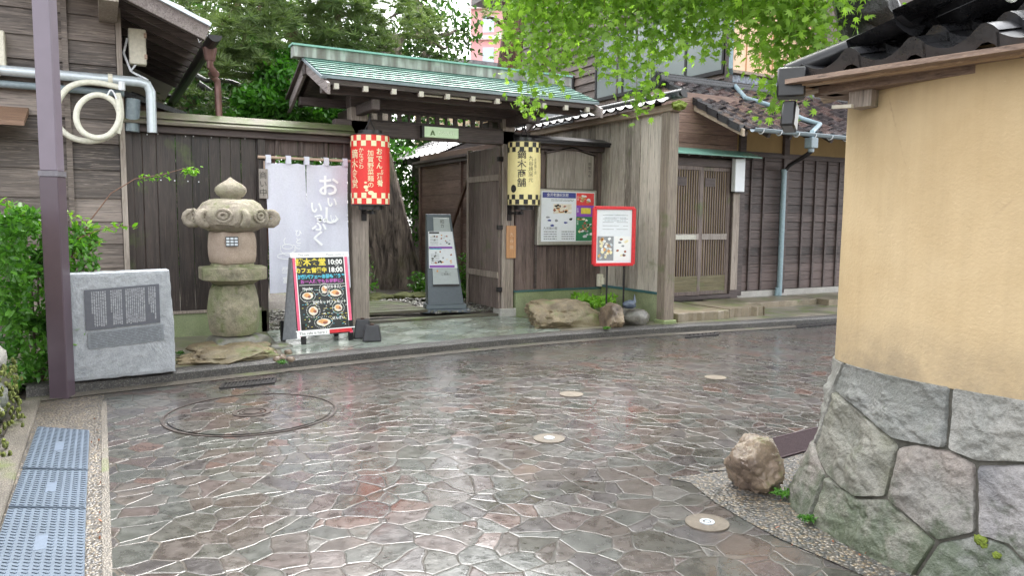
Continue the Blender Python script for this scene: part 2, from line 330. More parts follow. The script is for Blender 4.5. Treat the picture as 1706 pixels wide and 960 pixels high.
def plaster(name):
    k=NT(name); v=k.coord(geo=True); n=k.noise(v,2.0,5,.6); s=k.noise(k.coord((18,18,1.2),geo=True),1,4,.6); f=k.noise(v,70,3,.6)
    c=k.ramp(n,[(.3,(.45,.335,.19)),(.7,(.53,.41,.25))]); c=k.mix(.13,c,k.ramp(s,[(.35,.6),(.6,1.)]),'MULTIPLY')
    st=k.noise(v,1.1,6,.7,.6); c=k.mix(k.ramp(st,[(.56,0.),(.68,.28)]),c,(.42,.31,.19))
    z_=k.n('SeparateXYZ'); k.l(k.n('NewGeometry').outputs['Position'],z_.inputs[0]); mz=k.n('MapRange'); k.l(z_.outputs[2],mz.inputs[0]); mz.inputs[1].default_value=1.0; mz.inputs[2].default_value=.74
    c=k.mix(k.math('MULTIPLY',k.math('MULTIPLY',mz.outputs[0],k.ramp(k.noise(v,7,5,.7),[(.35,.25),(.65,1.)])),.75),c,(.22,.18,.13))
    cr=k.n('TexVoronoi'); cr.feature='DISTANCE_TO_EDGE'; k.l(k.coord((1,1,.6),geo=True),cr.inputs['Vector']); cr.inputs['Scale'].default_value=1.3
    c=k.mix(k.math('MULTIPLY',k.ramp(k.math('ADD',cr.outputs[0],k.math('MULTIPLY',f,.02)),[(.010,.5),(.016,0.)]),k.ramp(st,[(.5,0.),(.6,1.)])),c,(.28,.2,.12))
    c=k.mix(k.ramp(f,[(.7,0.),(.8,.5)]),c,(.75,.62,.42))
    return k.fin(c,.85,k.bump(k.math('ADD',f,k.math('MULTIPLY',st,2.0)),.0028),spec=.2)
m_plaster=plaster('yellow_earth_plaster')
m_plaster2=stone('pale_plaster_band',(.42,.34,.22),(.52,.43,.30),None,4,.8,.002,geo=True)
m_mortar=stone('wall_joint',(.045,.045,.035),(.13,.12,.10),None,8,.8,.004)
def tile(name,dark,mid,red=None,rough=.28):
    k=NT(name); i=k.island(); v=k.coord(geo=True); n=k.noise(v,10,4,.6); li=k.noise(v,26,5,.7)
    st=[(0.,dark),(.5,mid)]+([(.72,red)] if red else [])
    c=k.mix(.6,k.ramp(i,st,'CONSTANT' if red else 'LINEAR'),k.ramp(n,[(.3,.4),(.7,1.4)]),'MULTIPLY'); c=k.mix(k.ramp(li,[(.64,0.),(.74,.3)]),c,(.12,.13,.10))
    return k.fin(c,k.ramp(n,[(.3,rough*.7),(.7,rough*1.6)]),k.bump(k.noise(v,40,3),.002),spec=.6)
m_tile=tile('roof_tile_black',(.010,.010,.011),(.022,.022,.025),rough=.26)
m_tiler=tile('roof_tile_brown_mix',(.030,.025,.027),(.055,.044,.046),(.078,.050,.046),rough=.2)
m_tileg=tile('roof_tile_grey',(.14,.13,.135),(.22,.21,.215),rough=.3)
def coppergreen(name):
    k=NT(name); i=k.island(); v=k.coord(geo=True); n=k.noise(v,4,4,.6); s=k.noise(k.coord((9,2,2),geo=True),2,4)
    c=k.ramp(k.math('ADD',k.math('MULTIPLY',i,.6),k.math('MULTIPLY',n,.4)),[(.22,(.06,.18,.14)),(.5,(.13,.32,.25)),(.78,(.28,.48,.40))])
    c=k.mix(k.ramp(s,[(.55,0.),(.7,.5)]),c,(.05,.10,.08))
    return k.fin(c,k.ramp(n,[(.3,.25),(.7,.5)]),k.bump(n,.002),spec=.6)
m_copper=coppergreen('verdigris_copper_shingle')
def ridgemat(name):
    k=NT(name); v=k.coord(geo=True); n=k.noise(k.coord((7,3,1.0),geo=True),1.2,3,.5); n2=k.noise(v,12,4)
    c=k.ramp(n,[(.35,(.15,.135,.125)),(.5,(.24,.25,.23)),(.6,(.42,.45,.42)),(.68,(.2,.28,.24))],'LINEAR')
    return k.fin(k.mix(.4,c,k.ramp(n2,[(.3,.5),(.7,1.)]),'MULTIPLY'),.35,None)
m_ridge=ridgemat('ridge_sheet_weathered')
m_cedge=plain('verdigris_edge',(.22,.42,.36),.4)
# metals, paints
m_pole=plain('brown_painted_steel',(.085,.062,.078),.33,var=.08,sc=6)
m_band=plain('pole_band',(.15,.14,.16),.35)
m_galv=plain('galvanised_pipe',(.55,.60,.64),.3,.3,var=.08)
m_galv2=plain('grey_pipe',(.22,.27,.30),.4)
m_cop=plain('copper_pipe_brown',(.16,.085,.075),.35,.3,var=.3,sc=9)
m_bluepipe=plain('bluegrey_downpipe',(.24,.33,.37),.4)
m_hose=plain('cream_hose',(.72,.70,.60),.45)
m_white=plain('white_plastic',(.78,.80,.84),.35,var=.03)
m_cream=plain('cream_box',(.70,.66,.55),.45)
m_black=plain('black_plastic',(.016,.016,.018),.35)
m_rubber=plain('black_rubber',(.02,.021,.025),.45,var=.3)
m_iron=plain('dark_iron',(.03,.028,.03),.4,.4)
m_rust=plain('rusty_iron',(.11,.065,.05),.4,.5,var=.3,sc=12)
m_plate=plain('bluegrey_ramp_plate',(0.102,0.132,0.174),.38,.1,var=.1,sc=5)
m_grate=plain('grate_brown',(.085,.06,.07),.32,.4,var=.2)
m_red=plain('red_paint',(.62,.025,.035),.4)
m_redp=plain('red_paper',(.78,.035,.03),.5,var=.04)
m_yel=plain('yellow_paper',(.80,.69,.34),.55,var=.04)
m_cre=plain('cream_print',(.86,.78,.50),.55,var=.03)
m_blk=plain('black_print',(.02,.02,.02),.5)
m_ink=plain('dark_ink',(.05,.045,.04),.5)
m_wht=plain('white_print',(.85,.85,.85),.5,var=.02)
m_cloth=plain('noren_cloth_lilac',(0.69,0.69,0.79),.9,var=.05,sc=60,bump=.0015)
m_wlet=plain('white_dye_lettering',(.93,.93,.95),.8,var=.02)
m_chalkb=plain('blackboard',(.025,.028,.028),.5,var=.3,sc=8)
m_yelc=plain('yellow_chalk',(.75,.62,.08),.7); m_cyan=plain('cyan_chalk',(.10,.50,.66),.7); m_mag=plain('magenta_chalk',(.48,.12,.42),.7); m_wc=plain('white_chalk',(.85,.85,.82),.7)
m_pink=plain('pink_side_strip',(.78,.12,.22),.5); m_food=plain('food_orange',(.72,.38,.14),.5); m_food2=plain('food_brown',(.35,.12,.07),.5); m_bowl=plain('bowl_pale',(.75,.68,.58),.5)
m_paper=plain('poster_paper',(.76,.79,.84),.35,var=.03); m_navy=plain('navy_print',(.05,.06,.27),.4); m_purp=plain('purple_print',(.27,.08,.45),.4); m_grn=plain('green_print',(.03,.20,.09),.4); m_lred=plain('light_red_print',(.75,.07,.07),.4)
m_gray=plain('grey_print',(.28,.29,.31),.5); m_ltb=plain('pale_print',(.55,.60,.64),.5)
m_stand=plain('slate_grey_metal',(.10,.12,.14),.35,.2,var=.06); m_standl=plain('light_grey_panel',(.42,.46,.47),.3,var=.04)
m_alu=plain('aluminium_frame',(.42,.41,.36),.35,.5)
m_pinkw=plain('tower_pink',(.72,.36,.36),.7,sc=.2); m_towerw=plain('tower_windows',(.50,.60,.68),.2,sc=.5); m_towerf=plain('tower_pale',(.80,.70,.68),.6,sc=.2)
m_soffit=plain('soffit_white',(.55,.51,.45),.7,var=.1,sc=4)
m_beige=stone('beige_render',(.50,.42,.33),(.62,.54,.44),None,2,.8,.002)
k=NT('frosted_glass'); m_glass=k.fin((.24,.27,.27),.18,None,spec=.6)
k=NT('lattice_glow_screen'); m_screen=k.fin(k.ramp(k.noise(k.coord(geo=True),3,2),[(.3,(.66,.40,.24)),(.7,(.82,.56,.38))]),.45)
k=NT('door_pane_glow'); m_doorp=k.fin(k.ramp(k.noise(k.coord(geo=True),2,3),[(.3,(.34,.25,.12)),(.7,(.60,.47,.27))]),.3)  # warm interior glow put into the base colour, no emission
m_signg=plain('lit_sign_glass',(0.375,0.495,0.315),.3,emit=.10,var=.03)
m_lamp=plain('white_wall_lamp',(.80,.84,.88),.3,var=.02)
m_bark=stone('bark_brown',(.045,.030,.024),(.17,.12,.09),(.10,.09,.05),5,.85,.05,moss=.15)
def barkm(name,a,b_,c_,moss=0):
    k=NT(name); v=k.coord((7,7,1.3),geo=True); n=k.noise(v,1.5,6,.65,.8); n2=k.noise(k.coord(geo=True),1.2,4)
    c=k.ramp(n,[(.36,tuple(x*.3 for x in a)),(.46,a),(.66,b_)]); c=k.mix(k.ramp(n2,[(.5,0.),(.64,.8)]),c,k.mix(1.0,c,tuple(x*4 for x in c_),'MULTIPLY'))
    return k.fin(c,.8,k.bump(n,.08))
m_barkg=barkm('bark_big_trunk',(.15,.12,.10),(.38,.31,.25),(.13,.15,.07))
m_barkr=barkm('bark_red_pine',(.09,.045,.035),(.24,.13,.10),(.2,.15,.12))
m_barkd=stone('bark_black_wet',(.010,.010,.010),(.045,.042,.042),None,6,.35,.05)
m_maple=leafmat('maple_leaf',(0.090,0.180,0.025),(0.246,0.385,0.074),trans=.5)
m_laurel=leafmat('laurel_leaf',(.018,.075,.012),(.07,.20,.025),.3)
m_shrub=leafmat('shrub_leaf',(.028,.10,.02),(.10,.25,.035),.3)
m_fern=leafmat('fern_leaf',(.10,.26,.02),(.24,.46,.05))
m_needle=leafmat('pine_needle',(.055,.095,.035),(.15,.20,.075),.5,.3)
m_needled=leafmat('pine_needle_dark',(.035,.065,.025),(.10,.15,.05),.5,.25)
m_twig=plain('twig_brown',(.16,.08,.05),.6)
m_moss=stone('moss_cushion',(.10,.14,.015),(.20,.26,.03),None,30,.9,.02)

# ============================================================ GROUND
KT=[(-4.5,2.35),(-3,2.12),(-2.2,2.01),(-1.2,1.84),(.1,1.70),(1.6,1.60),(3.3,1.68),(5.1,1.88),(6.1,1.95),(9,2.05),(16,2.2)]
def kv(u):
    for (a,b),(c,d) in zip(KT,KT[1:]):
        if a<=u<=c:
            return b+(d-b)*(u-a)/(c-a)
    return KT[0][1] if u<KT[0][0] else KT[-1][1]
us=np.arange(-4.5,16.01,.25)
kvs=np.array([kv(u) for u in us]); kvs=np.convolve(np.pad(kvs,3,'edge'),np.ones(7)/7,'valid')
def kvf(u): return float(np.interp(u,us,kvs))
b=MB(); b.poly([(-400,-400,-.02),(400,-400,-.02),(400,400,-.02),(-400,400,-.02)]); struct(b.build('ground',m_agg2))
def strip(name,mat,u0,u1,fa,fb,z,n=80):
    b=MB(); b.grid(lambda s,t: V(u0+(u1-u0)*s, fa(u0+(u1-u0)*s)*(1-t)+fb(u0+(u1-u0)*s)*t, z),n,1)
    return struct(b.build(name,mat))
strip('road',m_pave,-2.78,16,lambda u:kvf(u)+.15,lambda u:12.,0.0)
strip('gutter_strip',m_kerbtop,-3.3,16,lambda u:kvf(u)-.01,lambda u:kvf(u)+.16,.004)
b=MB(); b.poly([V(-3.5,2.2,-.003),V(-2.78,2.2,-.003),V(-2.78,12,-.003),V(-3.5,12,-.003)]); struct(b.build('roadside_strip',m_agg))
b=MB(); b.box(-3.34,-3.2,-12,-2.3,-.02,.02); struct(b.build('left_kerb',m_kerbtop,bev=.01))
# thin concrete edging between gravel strip and paving
b=MB(); b.box(-2.80,-2.765,-12,-2.55,-.02,.004); struct(b.build('paving_edging',m_kerbtop))
# kerb stones as one run
b=MB(); prof=[(0,-.02),(0.0,.065),(-.03,.085),(-.15,.09),(-.15,-.02)]
n=160; vs=[]
for i in range(n+1):
    u=-3.3+19.3*i/n; k=kvf(u)
    for dv,z in prof: vs.append(V(u,k+dv,z+.004*noise.noise((u*3,0,z*9))))
b.add(vs,[(i*5+j,i*5+j+1,(i+1)*5+j+1,(i+1)*5+j) for i in range(n) for j in range(4)])
struct(b.build('kerb',m_kerb,smooth=True))
strip('pavement',m_yard,-4.5,16,lambda u:-.35,lambda u:kvf(u)-.14,.082)
b=MB(); b.grid(lambda s,t:V(-6+16*s,-.33-11*t,.09+.05*noise.fractal(Vector((s*9,t*7,0)),1,2,3)+.05*t),60,50); struct(b.build('garden_ground',m_soil,smooth=True))
b=MB(); b.poly([V(-1.28,1.70,.088),V(-.2,1.58,.088),V(1.0,1.50,.088),V(1.95,1.47,.088),V(2.25,.75,.088),V(2.02,.02,.088),V(2.0,-.32,.088),V(.0,-.32,.088),V(-.1,.0,.088),V(-1.14,.0,.088),V(-1.2,.9,.088)]); struct(b.build('slate_apron',m_slate))
# gravel apron round the foot of the near wall
b=MB(); pts=[G(*p) for p in [(1112,798),(1150,806),(1190,838),(1240,868),(1300,900),(1380,935),(1440,962),(1520,1010),(1640,1110)]]
back=[(.6,8.5),(.9,6.3),(1.2,5.6),(.8,5.65),(.5,5.8),(.15,5.78)]
poly=[Vector((p.x,p.y,.004)) for p in pts]+[V(u,v,.004) for u,v in back]+[Vector((G(1215,786).x,G(1215,786).y,.004))]
b.poly(poly); struct(b.build('gravel_apron',m_agg2))

# ============================================================ helpers for rocks, roofs, foliage, text
def rock(b,c,sz,seed,rough=.22,cuts=7,flat=0,sub=4):
    import bmesh
    rnd=random.Random(seed); bm=bmesh.new(); bmesh.ops.create_icosphere(bm,subdivisions=sub,radius=1)
    pl=[(Vector((rnd.gauss(0,1),rnd.gauss(0,1),rnd.gauss(0,.8))).normalized(),rnd.uniform(.6,.88)) for _ in range(cuts)]
    if flat: pl.append((Vector((rnd.uniform(-.1,.1),rnd.uniform(-.1,.1),1)).normalized(),flat))
    o=Vector((seed*3.1,seed*1.7,0)); vs=[]
    for v in bm.verts:
        p=v.co.copy()
        for nrm,d in pl:
            e=p.dot(nrm)-d
            if e>0: p-=nrm*e*.92
        cr=1-abs(noise.noise(Vector((p.x*2.2,p.y*2.2,p.z*4.5))+o))*6; p*=1+rough*noise.fractal(p*1.6+o,1,2.1,5)+.05*abs(noise.noise(p*6+o))-(.07*max(0,cr) if sub>=4 else 0)
        vs.append(Vector(c)+Vector((p.x*sz[0],p.y*sz[1],p.z*sz[2])))
    bm.verts.index_update(); b.add(vs,[tuple(v.index for v in f.verts) for f in bm.faces]); bm.free()
def tiles(b,O,A,Uv,nA,nU,w,l,amp=.022,lift=.022,K=9,lip=.020):
    """pan tiles: each one a wavy sheet; A runs along the eave, Uv up the slope"""
    A=Vector(A).normalized(); Uv=Vector(Uv).normalized(); N=A.cross(Uv); N=N if N.z>0 else -N; O=Vector(O)
    for j in range(nU):
        for i in range(nA):
            jit=random.uniform(-.004,.004); vs=[]
            for kx in range(K+1):
                t=kx/K; x=(i+t*1.04)*w
                h=-amp*math.sin(math.pi*t/.66) if t<.66 else amp*.95*math.sin(math.pi*(t-.66)/.34)
                base=O+A*x
                vs+= [base+Uv*(j*l)+N*(h+lift-lip+jit), base+Uv*(j*l)+N*(h+lift+jit), base+Uv*((j+1)*l+.03)+N*(h*.95+jit)]
            b.add(vs,[(3*q,3*q+3,3*q+4,3*q+1) for q in range(K)]+[(3*q+1,3*q+4,3*q+5,3*q+2) for q in range(K)])
def fastmesh(name,verts,faces,mat,parent=None,kind=None,label=None):
    """verts (n,k,3) leaf copies, faces: index tuples into one leaf"""
    n,k,_=verts.shape; V_=verts.reshape(-1,3).astype(np.float32)
    if parent is not None: V_=V_-np.array(parent_loc(parent),dtype=np.float32)
    me=bpy.data.meshes.new(name); me.vertices.add(len(V_)); me.vertices.foreach_set('co',V_.ravel())
    off=(np.arange(n)*k)[:,None]; loops=[];sizes=[]
    per=np.concatenate([np.array(f) for f in faces]); lens=np.array([len(f) for f in faces])
    L=(off+per[None,:]).ravel(); S=np.tile(lens,n); st=np.concatenate([[0],np.cumsum(S)[:-1]])
    me.loops.add(len(L)); me.loops.foreach_set('vertex_index',L.astype(np.int32))
    me.polygons.add(len(S)); me.polygons.foreach_set('loop_start',st.astype(np.int32)); me.polygons.foreach_set('loop_total',S.astype(np.int32))
    me.materials.append(mat); me.update(calc_edges=True)
    ob=bpy.data.objects.new(name,me); COL.objects.link(ob)
    if parent is not None: ob.parent=parent
    if label: ob['label']=label
    return ob
def rotm(n,axis=None,spread=1.0,droop=0):
    """random frames: columns = leaf x (length), y (width), z (normal)"""
    d=RNG.normal(size=(n,3)); 
    if axis is not None: d=np.array(axis)+d*spread
    d[:,2]-=droop; d/=np.linalg.norm(d,axis=1)[:,None]
    up=np.array([0,0,1.])+RNG.normal(size=(n,3))*.55
    y=np.cross(up,d); y/=np.linalg.norm(y,axis=1)[:,None]+1e-9; z=np.cross(d,y)
    return np.stack([d,y,z],axis=2)
OVAL=np.array([(0,0,0),(.3,.2,.03),(.7,.18,.02),(1,0,-.06),(.7,-.18,.02),(.3,-.2,.03)]); OVALF=[(0,1,2,3),(0,3,4,5)]
def maple_shape():
    vs=[(0,0,0)]; angs=[-125,-80,-40,0,40,80,125]; ls=[.42,.72,.92,1.,.92,.72,.42]
    for i,(a,l) in enumerate(zip(angs,ls)):
        a0=R(a); vs.append((.30+.78*l*math.cos(a0)-.1,.78*l*math.sin(a0),-.10*l))
        if i<6: am=R((a+angs[i+1])/2); vs.append((.28+.30*math.cos(am)-.08,.30*math.sin(am),0.))
    fs=[]
    tips=[1+2*i for i in range(7)]; nots=[2+2*i for i in range(6)]
    for i,t in enumerate(tips):
        if i==0: fs.append((0,t,nots[0]))
        elif i==6: fs.append((0,nots[5],t))
        else: fs.append((0,nots[i-1],t,nots[i]))
    return np.array(vs),fs
MAP,MAPF=maple_shape()
def leaves(name,pts,mat,parent,size=(.05,.08),shape=None,droop=.4,axis=None,spread=1.0,label=None):
    S,Fc=shape or (OVAL,OVALF); n=len(pts); Rm=rotm(n,axis,spread,droop)
    sc=RNG.uniform(size[0],size[1],n)
    vv=np.einsum('nij,kj->nki',Rm,S)*sc[:,None,None]+np.array(pts)[:,None,:]
    return fastmesh(name,vv,Fc,mat,parent,label=label)
def blobpts(blobs,dens,surf=.55):
    """blobs: (centre, (rx,ry,rz), weight) -> leaf points, clumpy and thinner inside"""
    out=[]
    for c,r,w in blobs:
        n=int(dens*w); d=RNG.normal(size=(n,3)); d/=np.linalg.norm(d,axis=1)[:,None]
        rad=RNG.uniform(surf,1.05,n)**.6; p=d*rad[:,None]
        q=np.array([noise.noise(Vector(x*2.3+np.array(c))) for x in p])
        p=p[q>-.22]; out.append(p*np.array(r)+np.array(c))
    return np.concatenate(out)
def needles(name,cents,mat,parent,L=.13,n=42,w=.0045,upb=.6):
    m=len(cents); c=np.repeat(np.array(cents),n,axis=0); d=RNG.normal(size=(m*n,3)); d[:,2]=np.abs(d[:,2])*upb+d[:,2]*.35
    ax=np.repeat(RNG.normal(size=(m,3))*.5,n,axis=0); d=d+ax; d/=np.linalg.norm(d,axis=1)[:,None]
    s=np.cross(d,RNG.normal(size=d.shape)); s/=np.linalg.norm(s,axis=1)[:,None]+1e-9
    le=(L*RNG.uniform(.7,1.1,m*n))[:,None]
    vv=np.stack([c+s*w,c-s*w,c+d*le+np.array([0,0,-.015])],axis=1)
    return fastmesh(name,vv,[(0,1,2)],mat,parent)
def text(s,size,mat,parent,loc,ux=(1,0,0),uy=(0,0,1),name='lettering',bend=None,align='CENTER',bold=0,space=1.0,join=None,shear=0):
    cu=bpy.data.curves.new('t','FONT'); cu.body=s; cu.size=size; cu.align_x=align; cu.align_y='CENTER'; cu.offset=bold; cu.space_line=space; cu.resolution_u=2; cu.shear=shear
    t=bpy.data.objects.new('t',cu); COL.objects.link(t); dg=bpy.context.evaluated_depsgraph_get(); dg.update()
    me=bpy.data.meshes.new_from_object(t.evaluated_get(dg)); bpy.data.objects.remove(t); bpy.data.curves.remove(cu)
    ux=Vector(ux).normalized(); uy=Vector(uy).normalized(); loc=Vector(loc)
    pts=[loc+ux*v.co.x+uy*v.co.y for v in me.vertices] if not bend else [bend(v.co.x,v.co.y) for v in me.vertices]
    fs=[tuple(p.vertices) for p in me.polygons]; bpy.data.meshes.remove(me)
    if join is not None: join.add(pts,fs); return
    b=MB(); b.add(pts,fs); return b.build(name,mat,parent)

# ============================================================ NEAR WALL (right)
PTS=[(6,6.36),(1.0,6.36),(.62,6.37),(.44,6.39),(.305,6.50),(.225,6.74),(.19,7.0),(.22,7.3),(.30,7.7),(.50,8.6),(.75,9.6)]
Q=[]
for i in range(len(PTS)-1):
    p0,p1,p2,p3=[np.array(PTS[max(0,min(len(PTS)-1,j))],float) for j in (i-1,i,i+1,i+2)]
    for t in np.linspace(0,1,30,endpoint=False): Q.append(.5*((2*p1)+(p2-p0)*t+(2*p0-5*p1+4*p2-p3)*t*t+(3*p1-p0-3*p2+p3)*t**3))
Q.append(np.array(PTS[-1],float)); Q=np.array(Q); QL=np.r_[0,np.cumsum(np.linalg.norm(np.diff(Q,axis=0),axis=1))]
def qp(s): return np.array([np.interp(s,QL,Q[:,0]),np.interp(s,QL,Q[:,1])])
def qn(s):
    d=qp(min(s+.03,9.3))-qp(max(s-.03,0)); d/=np.linalg.norm(d); return np.array([-d[1],d[0]])
def wallS(s,z,off=0):
    o=.175*max(0,1-max(z,0)/.75)**1.7+off; p=qp(s)+qn(s)*o; return V(p[0],p[1],z)
nw=thing('boundary_wall','yellow earth plaster wall on big fitted stones with black tile coping in the right foreground','wall',V(.3,7.2,0))
ss=np.r_[np.arange(0,5.6,.4),np.arange(5.6,7.6,.04),np.arange(7.6,9.31,.15)]
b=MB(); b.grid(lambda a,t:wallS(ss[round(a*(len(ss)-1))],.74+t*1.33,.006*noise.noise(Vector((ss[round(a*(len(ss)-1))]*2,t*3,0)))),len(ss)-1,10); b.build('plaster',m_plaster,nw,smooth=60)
b=MB(); b.grid(lambda a,t:wallS(ss[round(a*(len(ss)-1))],-.03+t*.79,-.007),len(ss)-1,6); b.build('stone_joints',m_mortar,nw,smooth=60)
SP=[([(6.05,.745),(6.62,.75),(6.63,.5),(6.41,.48),(6.15,.57),(6.0,.6)],0),([(6.62,.75),(6.92,.75),(6.95,.53),(6.74,.48),(6.63,.5)],1),
([(6.92,.75),(7.5,.75),(7.5,.45),(7.04,.51),(6.95,.53)],4),([(6.0,.6),(6.15,.57),(6.41,.48),(6.44,.46),(6.44,.24),(6.30,.19),(6.1,.22),(5.95,.3)],5),
([(6.44,.46),(6.51,.49),(6.65,.5),(6.74,.47),(6.78,.22),(6.66,.15),(6.44,.24)],2),([(6.74,.47),(6.95,.53),(7.04,.51),(7.3,.47),(7.35,.2),(7.08,.18),(6.97,.16),(6.88,.22),(6.78,.22)],3),
([(6.1,.22),(6.30,.19),(6.44,.24),(6.66,.15),(6.6,-.04),(6.1,-.04)],5),([(6.66,.15),(6.78,.22),(6.88,.22),(6.97,.16),(6.98,-.04),(6.6,-.04)],0),
([(6.97,.16),(7.08,.18),(7.35,.2),(7.45,-.04),(6.98,-.04)],1),([(5.5,.75),(6.05,.745),(6.0,.6),(5.95,.3),(5.5,.35)],1),([(5.5,.35),(5.95,.3),(6.1,.22),(6.1,-.04),(5.5,-.04)],2),
([(4.6,.75),(5.5,.75),(5.5,.35),(4.7,.4)],0),([(4.7,.4),(5.5,.35),(5.5,-.04),(4.8,-.04)],3),([(7.5,.75),(8.2,.75),(8.15,.4),(7.5,.45)],2),([(7.3,.47),(7.5,.45),(8.15,.4),(8.1,-.04),(7.45,-.04),(7.35,.2)],0),
([(8.2,.75),(9.2,.75),(9.2,.35),(8.15,.4)],1),([(8.15,.4),(9.2,.35),(9.2,-.04),(8.1,-.04)],5)]
for pi,(poly,mi) in enumerate(SP):
    c=np.mean(poly,axis=0); bd=[]
    for (a0,a1),(b0,b1) in zip(poly,poly[1:]+poly[:1]):
        m=max(3,int(math.hypot(b0-a0,b1-a1)/.011))
        for t in np.linspace(0,1,m,endpoint=False):
            bd.append((a0+(b0-a0)*t,a1+(b1-a1)*t))
    bd=np.array(bd); bd=(np.roll(bd,1,0)+bd*2+np.roll(bd,-1,0))/4
    dc=bd-c; ln=np.linalg.norm(dc,axis=1)[:,None]; bd=c+dc*(1-(.0003+.0025*np.array([[abs(noise.noise(Vector((q[0]*14,q[1]*14,1))))] for q in bd]))/ln)
    vs=[];NR=20;m=len(bd)
    for r in range(NR+1):
        f=r/NR if r<NR else 1.0
        for k_,q in enumerate(bd):
            x=c+(q-c)*f; edge=(1-f)*ln[k_][0]
            h=.007*(1-math.exp(-edge/.004))-.005+.034*noise.fractal(Vector((x[0]*5,x[1]*5,pi*2.3)),1,2.1,5)*(1-math.exp(-edge/.03))+.010*noise.fractal(Vector((x[0]*26,x[1]*26,pi)),1,2,3)*(1-math.exp(-edge/.01))
            h=max(h+.010,-.002+.006*(1-math.exp(-edge/.006)))
            if r==NR: h=-.03
            vs.append(wallS(x[0],x[1],h if r>0 else h))
    fs=[(r*m+k_,r*m+(k_+1)%m,(r+1)*m+(k_+1)%m,(r+1)*m+k_) for r in range(NR) for k_ in range(m)]
    b=MB(); b.add(vs,fs); b.build('base_stone',m_ws[mi],nw,smooth=60)
# timber under the coping, rafters and tiled coping with one mitred corner
d1=Vector((.17,-.985,0)).normalized(); d2=Vector((1,0,0)); n1=Vector((-.985,-.17,0)).normalized(); n2=Vector((0,1,0)) # outward: face, street side
C0=V(.20,6.50,0)            # corner of the plaster in plan
def lines(off,o2=None): 
    # intersection of the two offset lines
    a=C0+n1*off; c=C0+n2*(off*.35 if off>0 else off); t=((c.y-a.y))/d1.y; return a+d1*t
E0=lines(.20); I0=lines(-.42)
zE,zR=2.035,2.27
b=MB()
for off,z0,z1 in ((.20,2.03,2.06),):
    p=lines(off)
    b.beam(p+Vector((0,0,2.012)),p+d1*3.5+Vector((0,0,2.012)),.05,.035); b.beam(p+Vector((0,0,2.012)),p+d2*5.5+Vector((0,0,2.012)),.05,.035)
b.build('fascia',wood('fascia_tan',(.20,.12,.07),(.44,.31,.2),'y',.6),nw)
b=MB(); p=lines(.05); b.beam(p+Vector((0,0,1.995)),p+d1*3.5+Vector((0,0,1.995)),.12,.05); b.beam(p+Vector((0,0,1.995)),p+d2*5.5+Vector((0,0,1.995)),.12,.05)
p=lines(.17); b.beam(p+Vector((0,0,2.012)),p+d1*3.5+Vector((0,0,2.012)),.22,.02); b.beam(p+Vector((0,0,2.012)),p+d2*5.5+Vector((0,0,2.012)),.22,.02)
b.build('soffit',wood('soffit_brown',(.10,.06,.045),(.26,.18,.13),'y',.6),nw)
b=MB()
for i in range(12):
    q=lines(.16)+d2*(.10+.22*i); b.tube([q+Vector((0,.13,2.0)),q+Vector((0,-.05,2.02)),q+Vector((0,-.2,2.05))],.032,10)
b.build('rafter',m_verge,nw,smooth=True)
b=MB(); q=lines(.0)+d1*.14; b.beam(q+n1*.06+Vector((0,0,1.945)),q-n1*.1+Vector((0,0,1.945)),.10,.09); b.build('beam_end',m_post,nw)
b=MB(); q=lines(.07)+d1*.06; b.beam(q+Vector((0,0,1.99)),q+Vector((0,0,1.91)),.02,.02); b.beam(q+Vector((0,0,1.91)),q+d1*.09+Vector((0,0,1.905)),.02,.015); b.build('bracket',m_cream,nw)
up1=(-n1*1.0+Vector((0,0,.38))); up2=(-n2*1.0+Vector((0,0,.38)))
b=MB(); tiles(b,E0+d1*.05+Vector((0,0,zE+.02)),d1,up1,13,3,.255,.225,.036,.042,14,.07)
tiles(b,E0+d2*.10+Vector((0,0,zE+.02)),d2,up2,19,3,.255,.225,.036,.042,8,.07)
b.build('coping_tile',m_tile,nw,smooth=50)
b=MB()  # solid bed under the tiles
rr_=Vector((0,0,zR)); ee=Vector((0,0,zE-.005)); F1=lines(-.75)
b.add([E0+ee,E0+d1*3.5+ee,I0+d1*3.3+Vector((0,0,zR-.02)),I0+Vector((0,0,zR-.02)),E0+d2*5.5+ee,I0+d2*5.2+Vector((0,0,zR-.02)),F1+ee,F1+d1*3.2+ee,F1+d2*4.6+ee],
 [(0,1,2,3),(0,3,5,4),(3,2,7,6),(3,6,8,5)])
b.build('tile_bed',m_tile,nw)
b=MB(); b.tube([E0+Vector((-.02,.02,zE+.03)),(E0+I0)/2+Vector((0,0,(zE+zR)/2+.09)),I0+Vector((0,0,zR+.12))],[.035,.045,.055],12)
for kk in range(12): b.tube([I0+d1*(.28*kk)+Vector((0,0,zR+.10)),I0+d1*(.28*kk+.30)+Vector((0,0,zR+.108))],.075,12)
for kk in range(17): b.tube([I0+d2*(.28*kk)+Vector((0,0,zR+.10)),I0+d2*(.28*kk+.30)+Vector((0,0,zR+.108))],.075,12)
b.beam(I0+Vector((0,0,zR+.05)),I0+d1*3.4+Vector((0,0,zR+.05)),.12,.10)
q=E0+Vector((-.0,.0,zE)); b.M=Matrix.Translation(q)@Matrix.Rotation(R(40),4,'Z'); b.box(-.055,.05,-.06,.06,-.085,.045); b.M=None
q=E0+Vector((.06,.17,zE-.13)); b.M=Matrix.Translation(E0+Vector((.0,.0,zE-.16)))@Matrix.Rotation(R(30),4,'Z')@Matrix.Rotation(R(18),4,'Y'); b.box(-.05,.04,-.03,.03,-.07,.05); b.M=None
b.build('ridge_tile',plain('black_ridge_clay',(.013,.013,.014),.3),nw,bev=.008,smooth=True)
